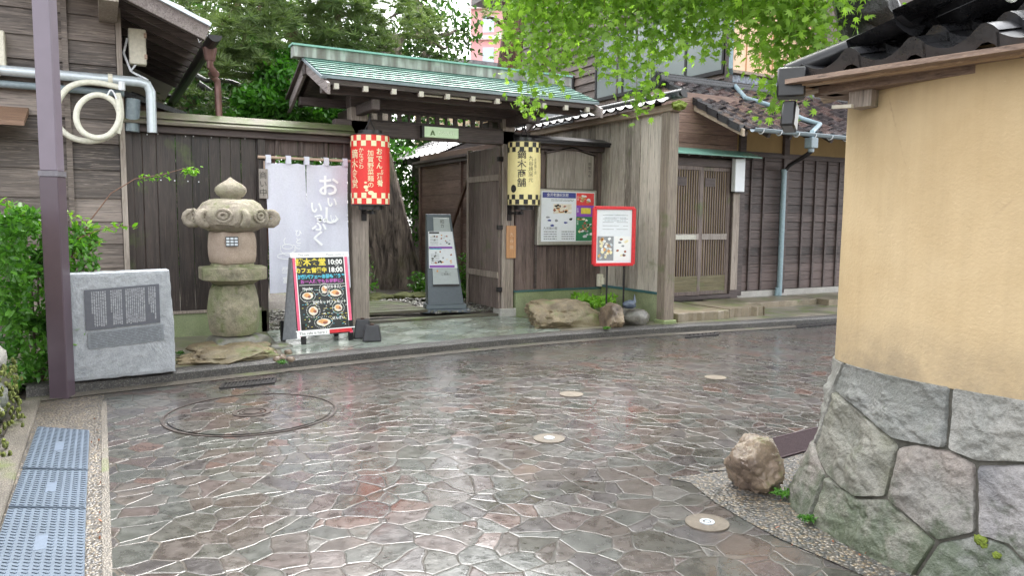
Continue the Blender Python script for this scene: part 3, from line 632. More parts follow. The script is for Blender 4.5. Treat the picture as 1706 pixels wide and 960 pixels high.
# back face of wall
b=MB(); rq=[lines(-.42)+d1*3.2,lines(-.42),lines(-.42)+d2*5.2]
b.add([p+Vector((0,0,z)) for p in rq for z in (-.02,2.06)],[(0,1,3,2),(2,3,5,4)]); b.build('rear_face',m_plaster,nw)
b=MB()
for q,w_ in ((G(1572,868,0),.05),): pass
for (s_,z_,w_) in [(6.80,.21,.022),(6.815,.195,.016),(6.86,.175,.015),(7.03,.168,.022)]:
    rock(b,wallS(s_,z_,.012),(w_,w_,w_*.8),int(s_*100),.5,0,0,3)
b.build('moss_tuft',m_moss,nw,smooth=True)

# ============================================================ LEFT BOUNDARY WALL (edge of frame)
lw=thing('boundary_wall','low yellow wall on mossy grey stones at the left edge beside the leafy shrub','wall',V(-3.5,4,0))
b=MB(); b.box(-3.75,-3.43,-7.2,-2.55,.55,1.42); b.build('plaster',m_plaster,lw,bev=.02)
b=MB(); b.box(-3.77,-3.40,-7.25,-2.52,1.42,1.47); b.build('coping',m_cap,lw,bev=.01)
for i in range(9):
    for j in range(2):
        b=MB(); rock(b,V(-3.52,2.75+.55*i+.2*(j%2),.12+.29*j),(.19,.31,.18),300+i*2+j,.12,6,0,3); b.build('base_stone',m_ws[(i+j)%4],lw,smooth=50)
b=MB()
for i in range(110): 
    p=V(-3.33+random.uniform(-.03,.10),2.5+random.random()**1.4*1.6,random.uniform(0,.42)); p.x=-3.34+.1*(1-p.z/.42)*random.random()
    rock(b,p,(.012,.028,.020),i,.5,0,0,1)
b.build('moss_patch',stone('moss_left',(.07,.09,.015),(.16,.19,.03),None,30,.9,.02),lw,smooth=True)

# ============================================================ LEFT HOUSE
lh=thing('wooden_house','old house of weathered grey lapped boards with pipes across its wall and a tiled eave','house',V(-4,-.2,0))
b=MB()
z=.1; 
while z<4.6:
    h=random.uniform(.22,.29); 
    for (x0,x1) in ((-6,-3.86),(-3.82,-3.02),(-2.98,-2.56)):
        x=x0
        a0=V(x0,.10+random.uniform(-.004,.004),z); ths=.028
        vs=[V(x0,.13,z),V(x1,.13+random.uniform(-.004,.004),z),V(x1,.105,z+h+.02),V(x0,.105,z+h+.02),V(x0,.09,z),V(x1,.09,z)]
        b.add(vs,[(0,1,2,3),(0,4,5,1)])
    z+=h
b.build('siding',m_siding,lh)
b=MB(); b.box(-6,-2.56,-.10,-.03,0,4.6); b.box(-6,-2.5,-.03,6,0,3.2); b.build('wall',m_beam,lh)
for x in (-3.84,-3.0,-2.53): b=MB(); b.box(x-.025,x+.025,-.165,-.10,.1,4.6); b.build('batten',m_post if x>-2.9 else m_siding,lh)
# tiled roof, slope falling to the right, overhanging the front
sl=math.tan(R(23)); zEv=3.20; ux=-1.80
def rz(u,dz=0): return zEv+(ux-u)*sl+dz
b=MB(); tiles(b,V(ux+.03,-6.0,zEv+.05),V(0,1,0),Vector((-1,0,sl)),26,8,.265,.24,.02,.02,6); b.build('roof_tile',m_tileg,lh,smooth=50)
b=MB(); b.prism([V(ux,.78,rz(ux)),V(-4.6,.78,rz(-4.6)),V(-4.6,.78,rz(-4.6,.03)),V(ux,.78,rz(ux,.03))],(0,6.6,0)); b.build('soffit',m_soffit,lh)
b=MB()
for v in (.80,.36,-.0,-.40,-.80,-1.2,-1.6,-2.0,-2.4): b.beam(V(ux+.02,v,rz(ux+.02,-.045)),V(-4.6,v,rz(-4.6,-.045)),.05 if v<.8 else .04,.075 if v<.8 else .11)
b.build('rafter',m_beam,lh)
b=MB(); b.beam(V(ux+.02,.84,rz(ux+.02,-.03)),V(-4.6,.84,rz(-4.6,-.03)),.03,.13); b.build('barge_board',m_beamlight,lh)
b=MB(); b.beam(V(ux+.05,.86,rz(ux+.05,.06)),V(-4.6,.86,rz(-4.6,.06)),.10,.035); b.build('verge_trim',m_galv,lh)
b=MB(); b.beam(V(-2.62,1.0,rz(-2.62,-.15)),V(-2.62,-6,rz(-2.62,-.15)),.16,.16); b.build('purlin',m_post,lh)
# gutter and copper downpipe
b=MB(); nseg=8; vs=[]
for v in (.80,-5.5):
    for q in range(nseg+1): a=math.pi*q/nseg; vs.append(V(ux+.10-.065*math.cos(a),v,3.17-.065*math.sin(a)))
b.add(vs,[(q,q+1,nseg+2+q,nseg+1+q) for q in range(nseg)]); b.add([V(ux+.10-.065*math.cos(math.pi*q/nseg),.8,3.17-.065*math.sin(math.pi*q/nseg)) for q in range(nseg+1)],[tuple(range(nseg+1))])
b.build('gutter',m_iron,lh)
gp=V(ux+.10,.35,3.08)
b=MB(); b.tube([gp+Vector((0,0,.05)),gp+Vector((0,0,-.08))],[.075,.05],12)
b.tube([gp+Vector((0,0,-.05)),gp+Vector((.0,0,-.14)),gp+Vector((.06,.05,-.2)),P(352,124,.0),P(362,135,-.05),P(363,150,-.05)+Vector((0,0,0)),P(366,215,-.05)],.036,10)
b.build('downpipe',m_cop,lh,smooth=True)
# pipes across the wall
b=MB(); z1=2.74; b.tube([V(-6,.24,z1),V(-2.36,.24,z1),V(-2.29,.24,z1-.02),V(-2.26,.24,z1-.09),V(-2.26,.24,z1-.5)],.048,14)
b.build('duct_pipe',m_galv,lh,smooth=True)
b=MB(); b.tube([V(-6,.19,z1-.12),V(-2.5,.19,z1-.12)],.035,12); b.tube([V(-2.42,.12,2.58),V(-2.44,.12,2.25)],.07,12); b.build('thin_pipe',m_galv2,lh,smooth=True)
b=MB()
for x in (-3.55,-2.62): b.tube([V(x-.02,.24,z1),V(x+.02,.24,z1)],.056,14)
b.build('pipe_clamp',m_cream,lh,smooth=True)
jb=MB(); a_=P(213,48,.02); c_=P(244,110,.02); jb.box(a_.x,c_.x,-.10,.02,c_.z,a_.z); jbo=jb.build('junction_box',m_cream,lh,bev=.008)
b=MB(); 
for zz in (.15,.75): b.box(c_.x-.02,c_.x+.006,-.108,-.1,c_.z+(a_.z-c_.z)*zz,c_.z+(a_.z-c_.z)*zz+.05)
b.build('latch',m_tan,jbo)
b=MB(); q=[Vector((a_.x+.06,-.06,c_.z)),V(-2.43,.12,c_.z-.08),V(-2.38,.16,c_.z-.12),V(-2.30,.18,c_.z-.15),V(-2.36,.2,c_.z-.2)]; b.tube(q,.01,6)
q=[Vector((a_.x-.01,-.05,a_.z-.1)),Vector((a_.x-.05,-.08,c_.z+.1)),Vector((a_.x+.01,-.1,c_.z-.08)),V(-2.28,.2,c_.z-.17)]; b.tube(q,.012,6); b.build('cable',m_white,lh,smooth=True)
b=MB(); b.tube([P(325,50,.75),P(332,70,.75),P(345,60,.7),P(352,52,.65),P(330,48,.7)],.006,6); b.build('wire_loop',m_white,lh)
# small canopy and box at the frame edge
b=MB(); p=P(0,190,.45); q=P(45,213,.45); b.prism([V(-4.4,.10,p.z+.12),V(-4.4,.75,p.z-.08),V(-4.4,.75,p.z-.12),V(-4.4,.10,p.z+.06)],(q.x+4.4,0,0)); b.build('canopy',wood('canopy_brown',(.10,.05,.03),(.32,.2,.13),'x'),lh)
b=MB(); p=P(-30,48,.2); q=P(11,118,.2); b.box(p.x,q.x,-.25,-.1,q.z,p.z); b.build('meter_box',m_cream,lh,bev=.01)

# hose coil
b=MB(); pts=[(207,147),(190,143),(165,138),(140,137),(115,145),(99,165),(93,190),(99,212),(118,228),(145,235),(172,231),(193,217),(201,196),(200,172),(196,155)]
def sm(pts,v,n=4):
    pp=[P(x,y,vv) for (x,y),vv in zip(pts,v)]; out=[]
    for i in range(len(pp)-1):
        p0,p1,p2,p3=[pp[max(0,min(len(pp)-1,j))] for j in (i-1,i,i+1,i+2)]
        for t in range(n):
            t/=n; out.append(.5*((2*p1)+(p2-p0)*t+(2*p0-5*p1+4*p2-p3)*t*t+(3*p1-p0-3*p2+p3)*t**3))
    return out+[pp[-1]]
hb=thing('hose_coil','thick cream hose hung in two loose loops on the grey boards below the pipe','hose',V(-2.8,.3,2.1))
b.tube(sm(pts,[.30]*len(pts)),.029,10); pts2=[(196,222),(200,196),(192,172),(172,159),(150,160),(132,175),(127,197),(136,218),(158,229),(182,224),(198,200),(197,165)]
b.tube(sm(pts2,[.37+.004*i for i in range(len(pts2))]),.028,10); b.build('hose',m_hose,hb,smooth=True)
b=MB(); b.tube(sm([(178,160),(184,150),(190,155),(196,170)],[.4]*4),.008,6); b.tube([P(203,136,.33),P(203,150,.33)],.03,8); b.build('clip',m_white,hb)

# ============================================================ LEFT FENCE
lf=thing('board_fence','tall dark vertical board fence with mossy capping behind the stone lantern','fence',V(-1.8,0,.08))
def boards(b,u0,u1,z0,z1,v,w=.145,th=.018,gap=.004,jz=.0):
    u=u0
    while u<u1-.02:
        ww=min(w*random.uniform(.72,1.28),u1-u); dv=random.choice((0,.012,.003,.006)); b.box(u+gap/2,u+ww-gap/2,-v-dv,-v-dv+th,z0+random.uniform(-jz,jz),z1); u+=ww
b=MB(); boards(b,-2.5,-1.18,.36,2.26,.0); b.build('boards',m_fence,lf,bev=.002)
b=MB(); boards(b,-1.10,-.12,2.09,2.27,-.01,.2); b.build('header_boards',m_fence2,lf,bev=.002)
b=MB()
for u in (-.98,-.70,-.42,-.2): b.box(u-.015,u+.015,-.03,.0,2.09,2.27)
b.build('batten',m_fence2,lf)
b=MB(); b.box(-2.5,-.12,-.10,.12,2.26,2.33); b.build('rail',m_beam,lf,bev=.004)
b=MB(); b.prism([V(-2.53,.20,2.36),V(-2.53,.0,2.455),V(-2.53,-.2,2.36),V(-2.53,-.2,2.335),V(-2.53,.20,2.335)],(2.42,0,0)); b.prism([V(-2.53,.15,2.40),V(-2.53,.0,2.485),V(-2.53,-.15,2.40)],(2.42,0,0)); b.build('cap',m_cap,lf)
b=MB(); b.box(-1.19,-1.105,-.05,.06,.08,2.27); b.box(-2.52,-2.44,-.06,.06,.08,2.3); b.build('post',m_fence,lf,bev=.004)
b=MB(); b.box(-2.5,-1.12,-.05,.08,.06,.335); b.build('concrete_base',m_base,lf,bev=.008)
b=MB(); b.box(-2.44,-1.19,-.065,-.02,.336,.365); b.build('sill',m_post,lf)
b=MB()
for x,y in [(245,224),(263,223),(309,227),(322,227),(352,229),(381,229),(408,231),(268,300),(291,301),(313,302),(331,303)]: 
    p=P(x,y,.012); b.tube([p,p+Vector((0,-.012,0))],.007,8)
b.build('nail_head',m_white,lf)

# ============================================================ NOREN
nr=thing('doorway_curtain','long pale lilac cloth curtain in two panels with white brushed characters hung beside the gate','curtain',V(-.66,.12,1.2))
b=MB(); b.tube([V(-1.2,.10,2.055),V(-.12,.10,2.055)],.017,12); b.build('rod',m_tan,nr,smooth=True)
def panel(u0,u1,z0,z1,ph,nm):
    b=MB()
    def f(s,t):
        fold=.010*math.sin(s*9+ph)+.018*math.sin(s*4.2+ph*2)*(1-.5*t)+.02*noise.noise(Vector((s*2+ph,t*2,0)))
        cx=(u0+u1)/2; w=(u1-u0)*(1-.03*math.sin(t*3)); sag=0.012*math.sin(s*math.pi*2)**2*t
        return V(u0+(u1-u0)*s+.012*(1-t)*math.sin(ph)+.01*math.sin(t*4+ph),.10+fold*(1.15-.65*t),z0+(z1-z0)*t-.01*abs(math.sin(s*math.pi*2.5))*t)
    b.grid(f,28,30); return b.build('cloth_panel',m_cloth,nr,smooth=60)
panel(-1.115,-.668,.53,2.0,.4,''); panel(-.662,-.185,.56,2.0,2.1,'')
b=MB()
for u in (-1.09,-.87,-.665,-.44,-.22):
    b.prism([V(u-.028,.13,1.99),V(u-.028,.13,2.06),V(u-.028,.122,2.078),V(u-.028,.10,2.084),V(u-.028,.078,2.078),V(u-.028,.074,1.99),V(u-.028,.078,1.99),V(u-.028,.082,2.06),V(u-.028,.10,2.076),V(u-.028,.118,2.06),V(u-.028,.126,1.99)],(.056,0,0))
b.build('loop',m_cloth,nr)
lb=MB()
def nt(ch,px,py,size,sh=0,bold=.003): text(ch,size,None,None,P(px,py,.155),join=lb,bold=bold,shear=sh)
for ch,px,py,s in [('お',547,312,.26),('い',553,338,.13),('し',551,361,.22),('い',556,364,.10),('い',527,347,.15),('っ',531,362,.13),('ぷ',532,375,.18),('く',531,399,.19),('ひ',497,389,.085),('と',497,402,.08),('こ',497,412,.06),('昼',475,451,.075),('富',477,468,.08)]: nt(ch,px,py,s,bold=.004 if s>.12 else .001)
lb.build('lettering',m_wlet,nr)
b=MB()
def arc(cx,cy,rx,ry,a0,a1,r=.006,n=14): b.tube([P(cx+rx*math.cos(R(a0+(a1-a0)*i/n)),cy+ry*math.sin(R(a0+(a1-a0)*i/n)),.155) for i in range(n+1)],r,5)
arc(479,413,12,12,-10,200,.004); arc(479,411,9,4,0,360,.004); arc(488,414,5,6,-90,120,.004); arc(478,427,16,5,-40,330,.004); arc(476,402,3,5,90,270,.004)
b.build('cup_drawing',m_wlet,nr)
# small plaque
pq=thing('hanging_plaque','small pale upright plaque with three black characters hanging left of the curtain','plaque',P(438,306,.13))
a_=P(430.5,281,.12); c_=P(446.5,331,.12)
b=MB(); b.box(a_.x,c_.x,-.135,-.115,c_.z,a_.z); b.build('board',m_pale,pq,bev=.003)
text('商\nい\n中',.085,m_ink,pq,P(438.5,307,.1375),space=1.1)
b=MB(); b.tube([P(440,281,.125),P(440,268,.11)],.006,6); b.build('cord',m_tan,pq)

# ============================================================ GATE
gt=thing('roofed_gate','open timber gate with a green copper shingle roof on two weathered square posts','gate',V(1,-.1,.08))
ZB=.08
def post(u0,u1,v0,v1,z1,m=m_post): b=MB(); b.box(u0,u1,-v1,-v0,ZB,z1); return b.build('post',m,gt,bev=.008)
pl=post(-.11,.10,-.17,.0,2.95); pr_=post(1.93,2.11,-.17,.0,2.95)
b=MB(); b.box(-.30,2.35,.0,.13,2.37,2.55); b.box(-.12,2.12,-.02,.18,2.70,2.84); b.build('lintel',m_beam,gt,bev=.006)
# lattice transom
b=MB(); 
for i in range(15):
    u=.14+i*.125; b.box(u-.028 if i%2 else u-.014,u+.028 if i%2 else u+.014,.04,.07,2.55,2.70)
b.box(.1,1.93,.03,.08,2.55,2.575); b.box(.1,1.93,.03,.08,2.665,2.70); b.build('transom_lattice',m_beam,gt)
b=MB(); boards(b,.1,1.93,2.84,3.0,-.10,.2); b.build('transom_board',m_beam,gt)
# roof
uL,uR=-.62,2.88; vc=-.1; zr=3.235; ze=2.895; hw=.86; rs=(zr-ze)/hw
def gz(v,dz=0): return zr-abs(v-vc)*rs+dz
b=MB(); NR=8
for sgn in (1,-1):
    for j in range(NR):
        v1=vc+sgn*hw*(1-j/NR); v0=vc+sgn*hw*(1-(j+1.25)/NR); 
        if (v0-vc)*sgn<0: v0=vc
        u=uL-.03; x=0
        while u<uR+.03:
            w=random.uniform(.22,.40); u2=min(u+w,uR+.03); dz=random.uniform(0,.004)
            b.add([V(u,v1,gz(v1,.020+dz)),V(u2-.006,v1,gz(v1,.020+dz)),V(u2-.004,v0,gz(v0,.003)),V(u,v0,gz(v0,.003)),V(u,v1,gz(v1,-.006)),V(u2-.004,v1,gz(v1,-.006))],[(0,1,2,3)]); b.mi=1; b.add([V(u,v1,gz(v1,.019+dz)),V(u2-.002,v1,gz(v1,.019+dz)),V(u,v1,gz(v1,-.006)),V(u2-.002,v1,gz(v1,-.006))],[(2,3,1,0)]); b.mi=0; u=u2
b.build('shingle_roof',[m_copper,plain('shingle_lip_shade',(.02,.06,.05),.5)],gt)  # lip faces coloured dark, painting the shaded gap under each course
b=MB()
for sgn in (1,-1):
    v1=vc+sgn*(hw-.01); b.add([V(uL,v1,gz(v1,-.008)),V(uR,v1,gz(v1,-.008)),V(uR,vc,gz(vc,-.008)),V(uL,vc,gz(vc,-.008)),V(uL,v1,gz(v1,-.035)),V(uR,v1,gz(v1,-.035)),V(uR,vc,gz(vc,-.035)),V(uL,vc,gz(vc,-.035))],[(0,1,2,3),(4,7,6,5),(0,4,5,1),(1,5,6,2),(3,7,4,0)])
b.build('roof_boarding',m_beam,gt)
b=MB()
v1=vc+hw+.005; b.box(uL-.03,uR+.03,-v1-.012,-v1+.012,ze-.028,ze+.004); b.build('eave_trim',m_galv2,gt)
b=MB(); b.box(uL+.02,uR-.02,-v1+.02,-v1+.06,ze-.085,ze-.03); b.build('eave_board',m_beam,gt)
b=MB(); b.prism([V(uL-.14,vc-.075,3.22),V(uL-.14,vc-.07,3.345),V(uL-.14,vc+.07,3.345),V(uL-.14,vc+.075,3.22)],(uR-uL+.26,0,0)); b.build('ridge_box',m_ridge,gt)
b=MB(); b.box(uL-.16,uR+.13,-vc-.095,-vc+.095,3.345,3.365); b.build('ridge_cap',m_cedge,gt)
rb=MB(); re=MB()
for i in range(11):
    u=uL+.13+(uR-uL-.26)*i/10
    for sgn in (1,-1):
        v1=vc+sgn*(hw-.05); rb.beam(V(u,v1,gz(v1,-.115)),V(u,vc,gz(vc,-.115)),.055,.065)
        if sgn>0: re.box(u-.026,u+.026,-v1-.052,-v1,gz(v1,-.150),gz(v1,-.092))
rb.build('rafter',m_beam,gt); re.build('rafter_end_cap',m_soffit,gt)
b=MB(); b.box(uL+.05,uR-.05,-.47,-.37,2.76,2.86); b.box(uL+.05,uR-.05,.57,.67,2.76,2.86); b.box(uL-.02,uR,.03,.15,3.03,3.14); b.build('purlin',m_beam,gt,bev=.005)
b=MB()
for u in (0,2.02): b.box(u-.05,u+.05,-.60,.80,2.60,2.72)
b.build('bracket_arm',m_beam,gt,bev=.01)
for u in (uL,uR):
    for sgn in (1,-1):
        v1=vc+sgn*(hw+.10); b=MB(); poly=[V(u,v1,gz(v1,-.05)),V(u,v1,gz(v1,-.17)),V(u,vc,gz(vc,-.17)),V(u,vc,gz(vc,-.025))]; b.prism(poly,(.035,0,0)); b.build('barge_board',m_beamlight,gt,bev=.004)
        b=MB(); v2=vc+sgn*(hw+.02); b.beam(V(u-.01,v2,gz(v2,-.015)),V(u-.01,vc,gz(vc,-.015)),.06,.03); b.build('verge_strip',m_beam if sgn<0 else m_galv2,gt)
b=MB(); b.tube([V(.55,.66,2.80),V(1.55,.66,2.80)],.012,8); b.build('lamp_tube',m_cream,gt)
# door leaf opened inwards
b=MB(); 
for i in range(5): b.box(1.885,1.92,.02+.19*i,.02+.19*i+.186,.19,2.34)
df=b.build('door_leaf',m_leafdoor,gt,bev=.003)
b=MB(); b.box(1.87,1.885,.02,.97,.6,.68); b.box(1.87,1.885,.02,.97,1.9,1.98); b.box(1.865,1.93,.94,.98,.18,2.36); b.build('ledge',m_post,df)
b=MB(); 
for z in (.42,1.25,2.15): b.box(1.86,1.93,-.012,.03,z,z+.06)
b.build('hinge',m_iron,df)
b=MB(); b.box(1.90,2.14,-.035,.2,.075,.19); b.build('post_foot',m_wbase,gt,bev=.01); 
b=MB(); b.box(.1,1.93,.03,.16,.085,.12); b.build('threshold',m_deck,gt)
# gate lantern brackets
def bracket(u,z):
    b=MB(); b.beam(V(u,.0,z),V(u,.34,z),.03,.03); b.box(u-.03,u+.03,-.02,.0,z-.1,z+.1); b.tube([V(u,.34,z-.02),V(u,.34,z+.05)],.012,8); b.box(u-.05,u+.05,-.3,-.24,z-.02,z+.02); b.build('lantern_bracket',m_iron,gt)
bracket(.035,1.455); bracket(2.03,1.47)

# lit sign
sg=thing('lit_sign','narrow pale green glowing glass sign fixed on the gate crossbeam','sign',V(1,.02,2.4))
a_=P(707,210,.06); c_=P(764,231,.06)
b=MB(); b.box(a_.x,c_.x,-.06,-.005,c_.z,a_.z); b.build('glass',m_signg,sg,bev=.003)
b=MB(); b.box(a_.x-.035,a_.x-.002,-.07,-.003,c_.z-.01,a_.z+.01); b.box(a_.x-.03,c_.x+.01,-.065,-.003,a_.z+.001,a_.z+.012); b.build('frame',m_iron,sg)
b=MB(); text('∧',.09,None,None,P(721,221,.0625),join=b,bold=.005); text('⌂',.07,None,None,P(721,221,.0625),join=b); b.build('emblem',plain('moss_ink',(.12,.2,.08),.5),sg)
text('MUSEUM',.055,plain('pale_ink',(.75,.85,.7),.5),sg,P(743,222,.0625),shear=.2)

# ============================================================ LANTERNS
def lantern(u,v,zc,h,r,pm,cm1,cm2,lab,letters,extra=None,sq=12):
    t=thing('paper_lantern',lab,'lantern',V(u,v,zc-h/2),'paper lanterns hung on the gate posts')
    b=MB(); prof=[]; n=84
    for i in range(n+1): prof.append((r*(.985+.018*math.sin(math.pi*i/n)+(.0025 if i%3==0 else 0)),-h/2+h*i/n))
    b.lathe(V(u,v,zc),prof,48); b.build('shade',pm,t,smooth=10)
    for sgn,nm in ((1,'top_cap'),(-1,'bottom_cap')):
        b=MB(); b.tube([V(u,v,zc+sgn*h/2),V(u,v,zc+sgn*(h/2+.055))],r*.62,28); b.tube([V(u,v,zc+sgn*(h/2-.006)),V(u,v,zc+sgn*(h/2+.006))],r*1.01,40); b.build(nm,m_black,t,smooth=True)
    b=MB()
    for s_ in (-1,1): b.tube([V(u+s_*.07,v,zc+h/2+.05),V(u+s_*.02,v,zc+h/2+.14),V(u,v,zc+h/2+.2)],.006,6)
    b.tube([V(u,v,zc+h/2+.18),V(u,v,2.78)],.008,6); b.build('hanger',m_iron,t)
    vd=math.atan2(CAM.y+v,CAM.x-u)
    N_=2*sq
    for row in range(4):
        if row%2==0: q=MB()
        z0=(h/2-.012-.062*(row+1)) if row<2 else (-h/2+.012+.062*(row-2))
        for k_ in range(N_):
            if (k_+row)%2: continue
            vs=[]
            for e in range(5):
                a=(k_+e/4)*2*math.pi/N_
                for z in (z0,z0+.062): vs.append(V(u,v,zc)+Vector(((r*1.008+.001)*math.cos(a),(r*1.008+.001)*math.sin(a),z)))
            q.add(vs,[(2*e,2*e+2,2*e+3,2*e+1) for e in range(4)])
        if row%2: q.build('checker_band',cm1,t)
    L=MB()
    for s,size,ang,z,bo in letters:
        def bend(x,y,ang=ang,z=z):
            a=vd+R(ang)+x/r; rr=r*1.008+.002; return V(u,v,zc)+Vector((rr*math.cos(a),rr*math.sin(a),z+y))
        text(s,size,None,None,(0,0,0),join=L,bend=bend,bold=bo)
    L.build('lettering',cm2,t)
    if extra: extra(t,u,v,zc,r,vd)
    return t
def r_extra(t,u,v,zc,r,vd):
    b=MB()
    for da,dz,s in ((1,-.265,.034),(-13,-.20,.028),(-11,-.235,.02),(-14,-.15,.016)):
        vs=[]; 
        for k_ in range(12):
            a=vd+R(da)+s*math.cos(k_*math.pi/6)/r; vs.append(V(u,v,zc)+Vector(((r*1.008+.002)*math.cos(a),(r*1.008+.002)*math.sin(a),dz+s*.7*math.sin(k_*math.pi/6))))
        b.poly(vs)
    b.build('dish_print',m_cre,t)
pc1=P(617,284,.30); 
lantern(pc1.x,.30,pc1.z,.80,.222,m_redp,m_cre,m_cre,'red paper lantern with cream checks and white writing hung on the left gate post',
 [('鏑\n木\n食\n堂',.112,-52,.0,.001),('か\nな\nざ\nわ',.062,-27,.12,.0005),('加\n賀\n野\n菜\n麺\nの',.072,1,.0,.0006),('お\nで\nん',.08,27,.12,.0015),('と',.045,36,-.02,.001),('酒\n肴',.078,29,-.12,.002)],r_extra)
def y_extra(t,u,v,zc,r,vd):
    b=MB(); vs=[]
    for k_ in range(20):
        a=vd+R(-38)+.042*math.cos(k_*math.pi/10)/r; vs.append(V(u,v,zc)+Vector(((r*1.008+.002)*math.cos(a),(r*1.008+.002)*math.sin(a),-.195+.05*math.sin(k_*math.pi/10))))
    b.poly(vs); b.build('round_seal',m_blk,t)
pc2=P(873,290,.30)
lantern(pc2.x,.30,pc2.z,.81,.213,m_yel,m_blk,m_ink,'yellow paper lantern with black checks and brushed writing hung on the right gate post',
 [('鏑\n木\n商\n舗',.118,-8,.05,.001),('九\n谷\n焼\n窯\n元',.068,24,.05,-.0005),('お\n茶\n器\nと\n香',.042,42,.09,-.0004)],y_extra)
# wooden tag on right post
tg=thing('wooden_tag','small orange brown wooden name tag hanging under the yellow lantern','tag',V(2.03,.02,.9))
a_=P(844.5,376,.03); c_=P(859.5,430,.03); b=MB(); b.box(a_.x,c_.x,-.03,-.012,c_.z,a_.z); b.build('board',m_tagw,tg,bev=.002)
text('九\n谷\n焼',.06,plain('pale_carving',(.7,.5,.36),.6),tg,P(852.5,402,.032),space=1.4)
b=MB(); b.tube([P(850,376,.02),P(850,362,.01)],.004,5); b.build('cord',m_iron,tg)

# ============================================================ RIGHT OF THE GATE: fence, side wall, house
rf=thing('board_fence','brown board fence with dark tin capping between the gate and the bleached side wall','fence',V(2.8,0,.08))
b=MB(); boards(b,2.12,3.52,.43,2.34,.0,.17); b.build('boards',m_fence2,rf,bev=.002)
b=MB(); b.box(2.11,3.56,-.035,.03,.405,.43); b.build('sill_strip',plain('blue_copper_strip',(.05,.12,.12),.35),rf)
b=MB(); b.box(2.13,3.56,-.03,.10,.06,.405); b.build('concrete_base',m_base,rf,bev=.006)
b=MB(); b.box(2.1,3.5,-.08,.05,2.34,2.41); b.build('rail',m_beam,rf)
b=MB(); b.box(2.08,3.72,-.22,.16,2.43,2.455); b.prism([V(2.08,.22,2.455),V(2.08,.0,2.52),V(2.08,-.1,2.455)],(1.64,0,0)); b.box(2.08,3.72,-.20,-.17,2.40,2.43); b.build('cap',m_iron,rf)
b=MB(); b.box(2.42,3.40,-.045,-.015,1.79,1.815); b.box(2.42,2.45,-.03,-.008,.45,1.79); b.build('batten',m_beam,rf)

sw=thing('side_wall','tall side wall of bleached vertical boards under a small black tile roof beside the sliding doors','wall',V(3.54,.7,.08))
us_=3.54
b=MB(); v=1.33; 
while v>-3.4:
    w=.17*random.uniform(.85,1.15); dv=random.choice((0,.006,.012)); b.box(us_-.012-dv,us_+.01-dv,-v+.003,-v+w-.003,.47 if v>0 else .47,2.76); v-=w
b.build('boards',m_bleach,sw,bev=.002)
b=MB(); b.box(us_-.04,us_+.05,-1.33,-.03,.44,.47); b.build('sill_strip',plain('blue_copper_strip2',(.05,.13,.14),.35),sw)
b=MB(); b.box(us_-.03,us_+.06,-1.33,-.06,.05,.44); b.build('concrete_base',m_base,sw,bev=.006)
b=MB(); b.box(us_-.075,us_+.085,-1.50,-1.34,.12,2.74); b.build('post',wood('wood_side_post',(.07,.05,.04),(.30,.25,.20),'z',.6,moss=.15,bal=.5),sw,bev=.008)
b=MB(); b.box(us_-.10,us_+.11,-1.53,-1.32,.04,.13); b.build('post_foot',m_base,sw,bev=.01)
b=MB(); b.box(us_-.09,us_+.09,-1.56,3.2,2.74,2.83); b.build('top_beam',m_verge,sw,bev=.006)
b=MB(); tiles(b,V(us_-.20,1.58,2.845),V(0,-1,0),Vector((1,0,.38)),22,1,.21,.26,.022,.02,8)
b.build('roof_tile',m_tile,sw,smooth=50)
b=MB(); b.beam(V(us_+.05,1.58,2.94),V(us_+.05,-3.1,2.94),.16,.05); b.tube([V(us_+.05,1.6,2.97),V(us_+.05,-3.1,2.97)],.05,10); b.build('ridge_tile',m_tile,sw,smooth=True)
b=MB(); rock(b,V(us_-.02,1.60,2.80),(.10,.07,.06),91,.5,0,0,3); b.build('moss_tuft',m_moss,sw)

# --- right house
hz=thing('wooden_house','two storey dark wooden house with brown tiled lower roof, lattice sliding doors and grey downpipes','house',V(6.5,-.1,.08))
x0,x1=4.70,13.0
# door bay
dl=4.74; dr_=6.0
def sdoor(u0,u1,v,lab,plate=False):
    d=MB(); z0,z1=.24,2.22
    d.box(u0,u0+.06,-v-.02,-v+.02,z0,z1); d.box(u1-.06,u1,-v-.02,-v+.02,z0,z1); d.box(u0+.06,u1-.06,-v-.02,-v+.02,z1-.06,z1); d.box(u0+.06,u1-.06,-v-.02,-v+.02,z0,z0+.06)
    do=d.build('sliding_door',m_leafdoor,hz,bev=.003)
    if lab: do['label']=lab
    b=MB(); b.box(u0+.06,u1-.06,-v-.015,-v+.01,z0+.06,z0+.30); b.build('panel',wood('door_panel_'+str(v),(.09,.075,.035),(.2,.17,.09),'x',.5,moss=.3),do)
    b=MB(); b.box(u0+.06,u1-.06,-v-.024,-v+.01,1.10,1.19); b.build('mid_rail',m_pale,do)
    if plate: b=MB(); b.box(u0+.08,u1-.12,-v-.03,-v-.024,1.105,1.175); b.build('letter_plate',m_alu,do)
    b=MB(); n=11
    for i in range(n):
        u=u0+.075+(u1-u0-.15)*i/(n-1); b.box(u-.010,u+.010,-v-.012,-v+.008,z0+.30,1.10); b.box(u-.010,u+.010,-v-.012,-v+.008,1.19,z1-.06)
    tag(b.build('lattice',m_leafdoor,do))
    b=MB(); b.box(u0+.06,u1-.06,-v+.012,-v+.018,z0+.30,z1-.06); b.build('pane',m_doorp,do)
    b=MB(); b.box(u0+.10,u0+.30,-v-.02,-v-.013,1.92,2.05); b.build('notice',m_beam,do)
sdoor(4.72,5.36,.06,None,True); sdoor(5.34,5.98,.02,None)
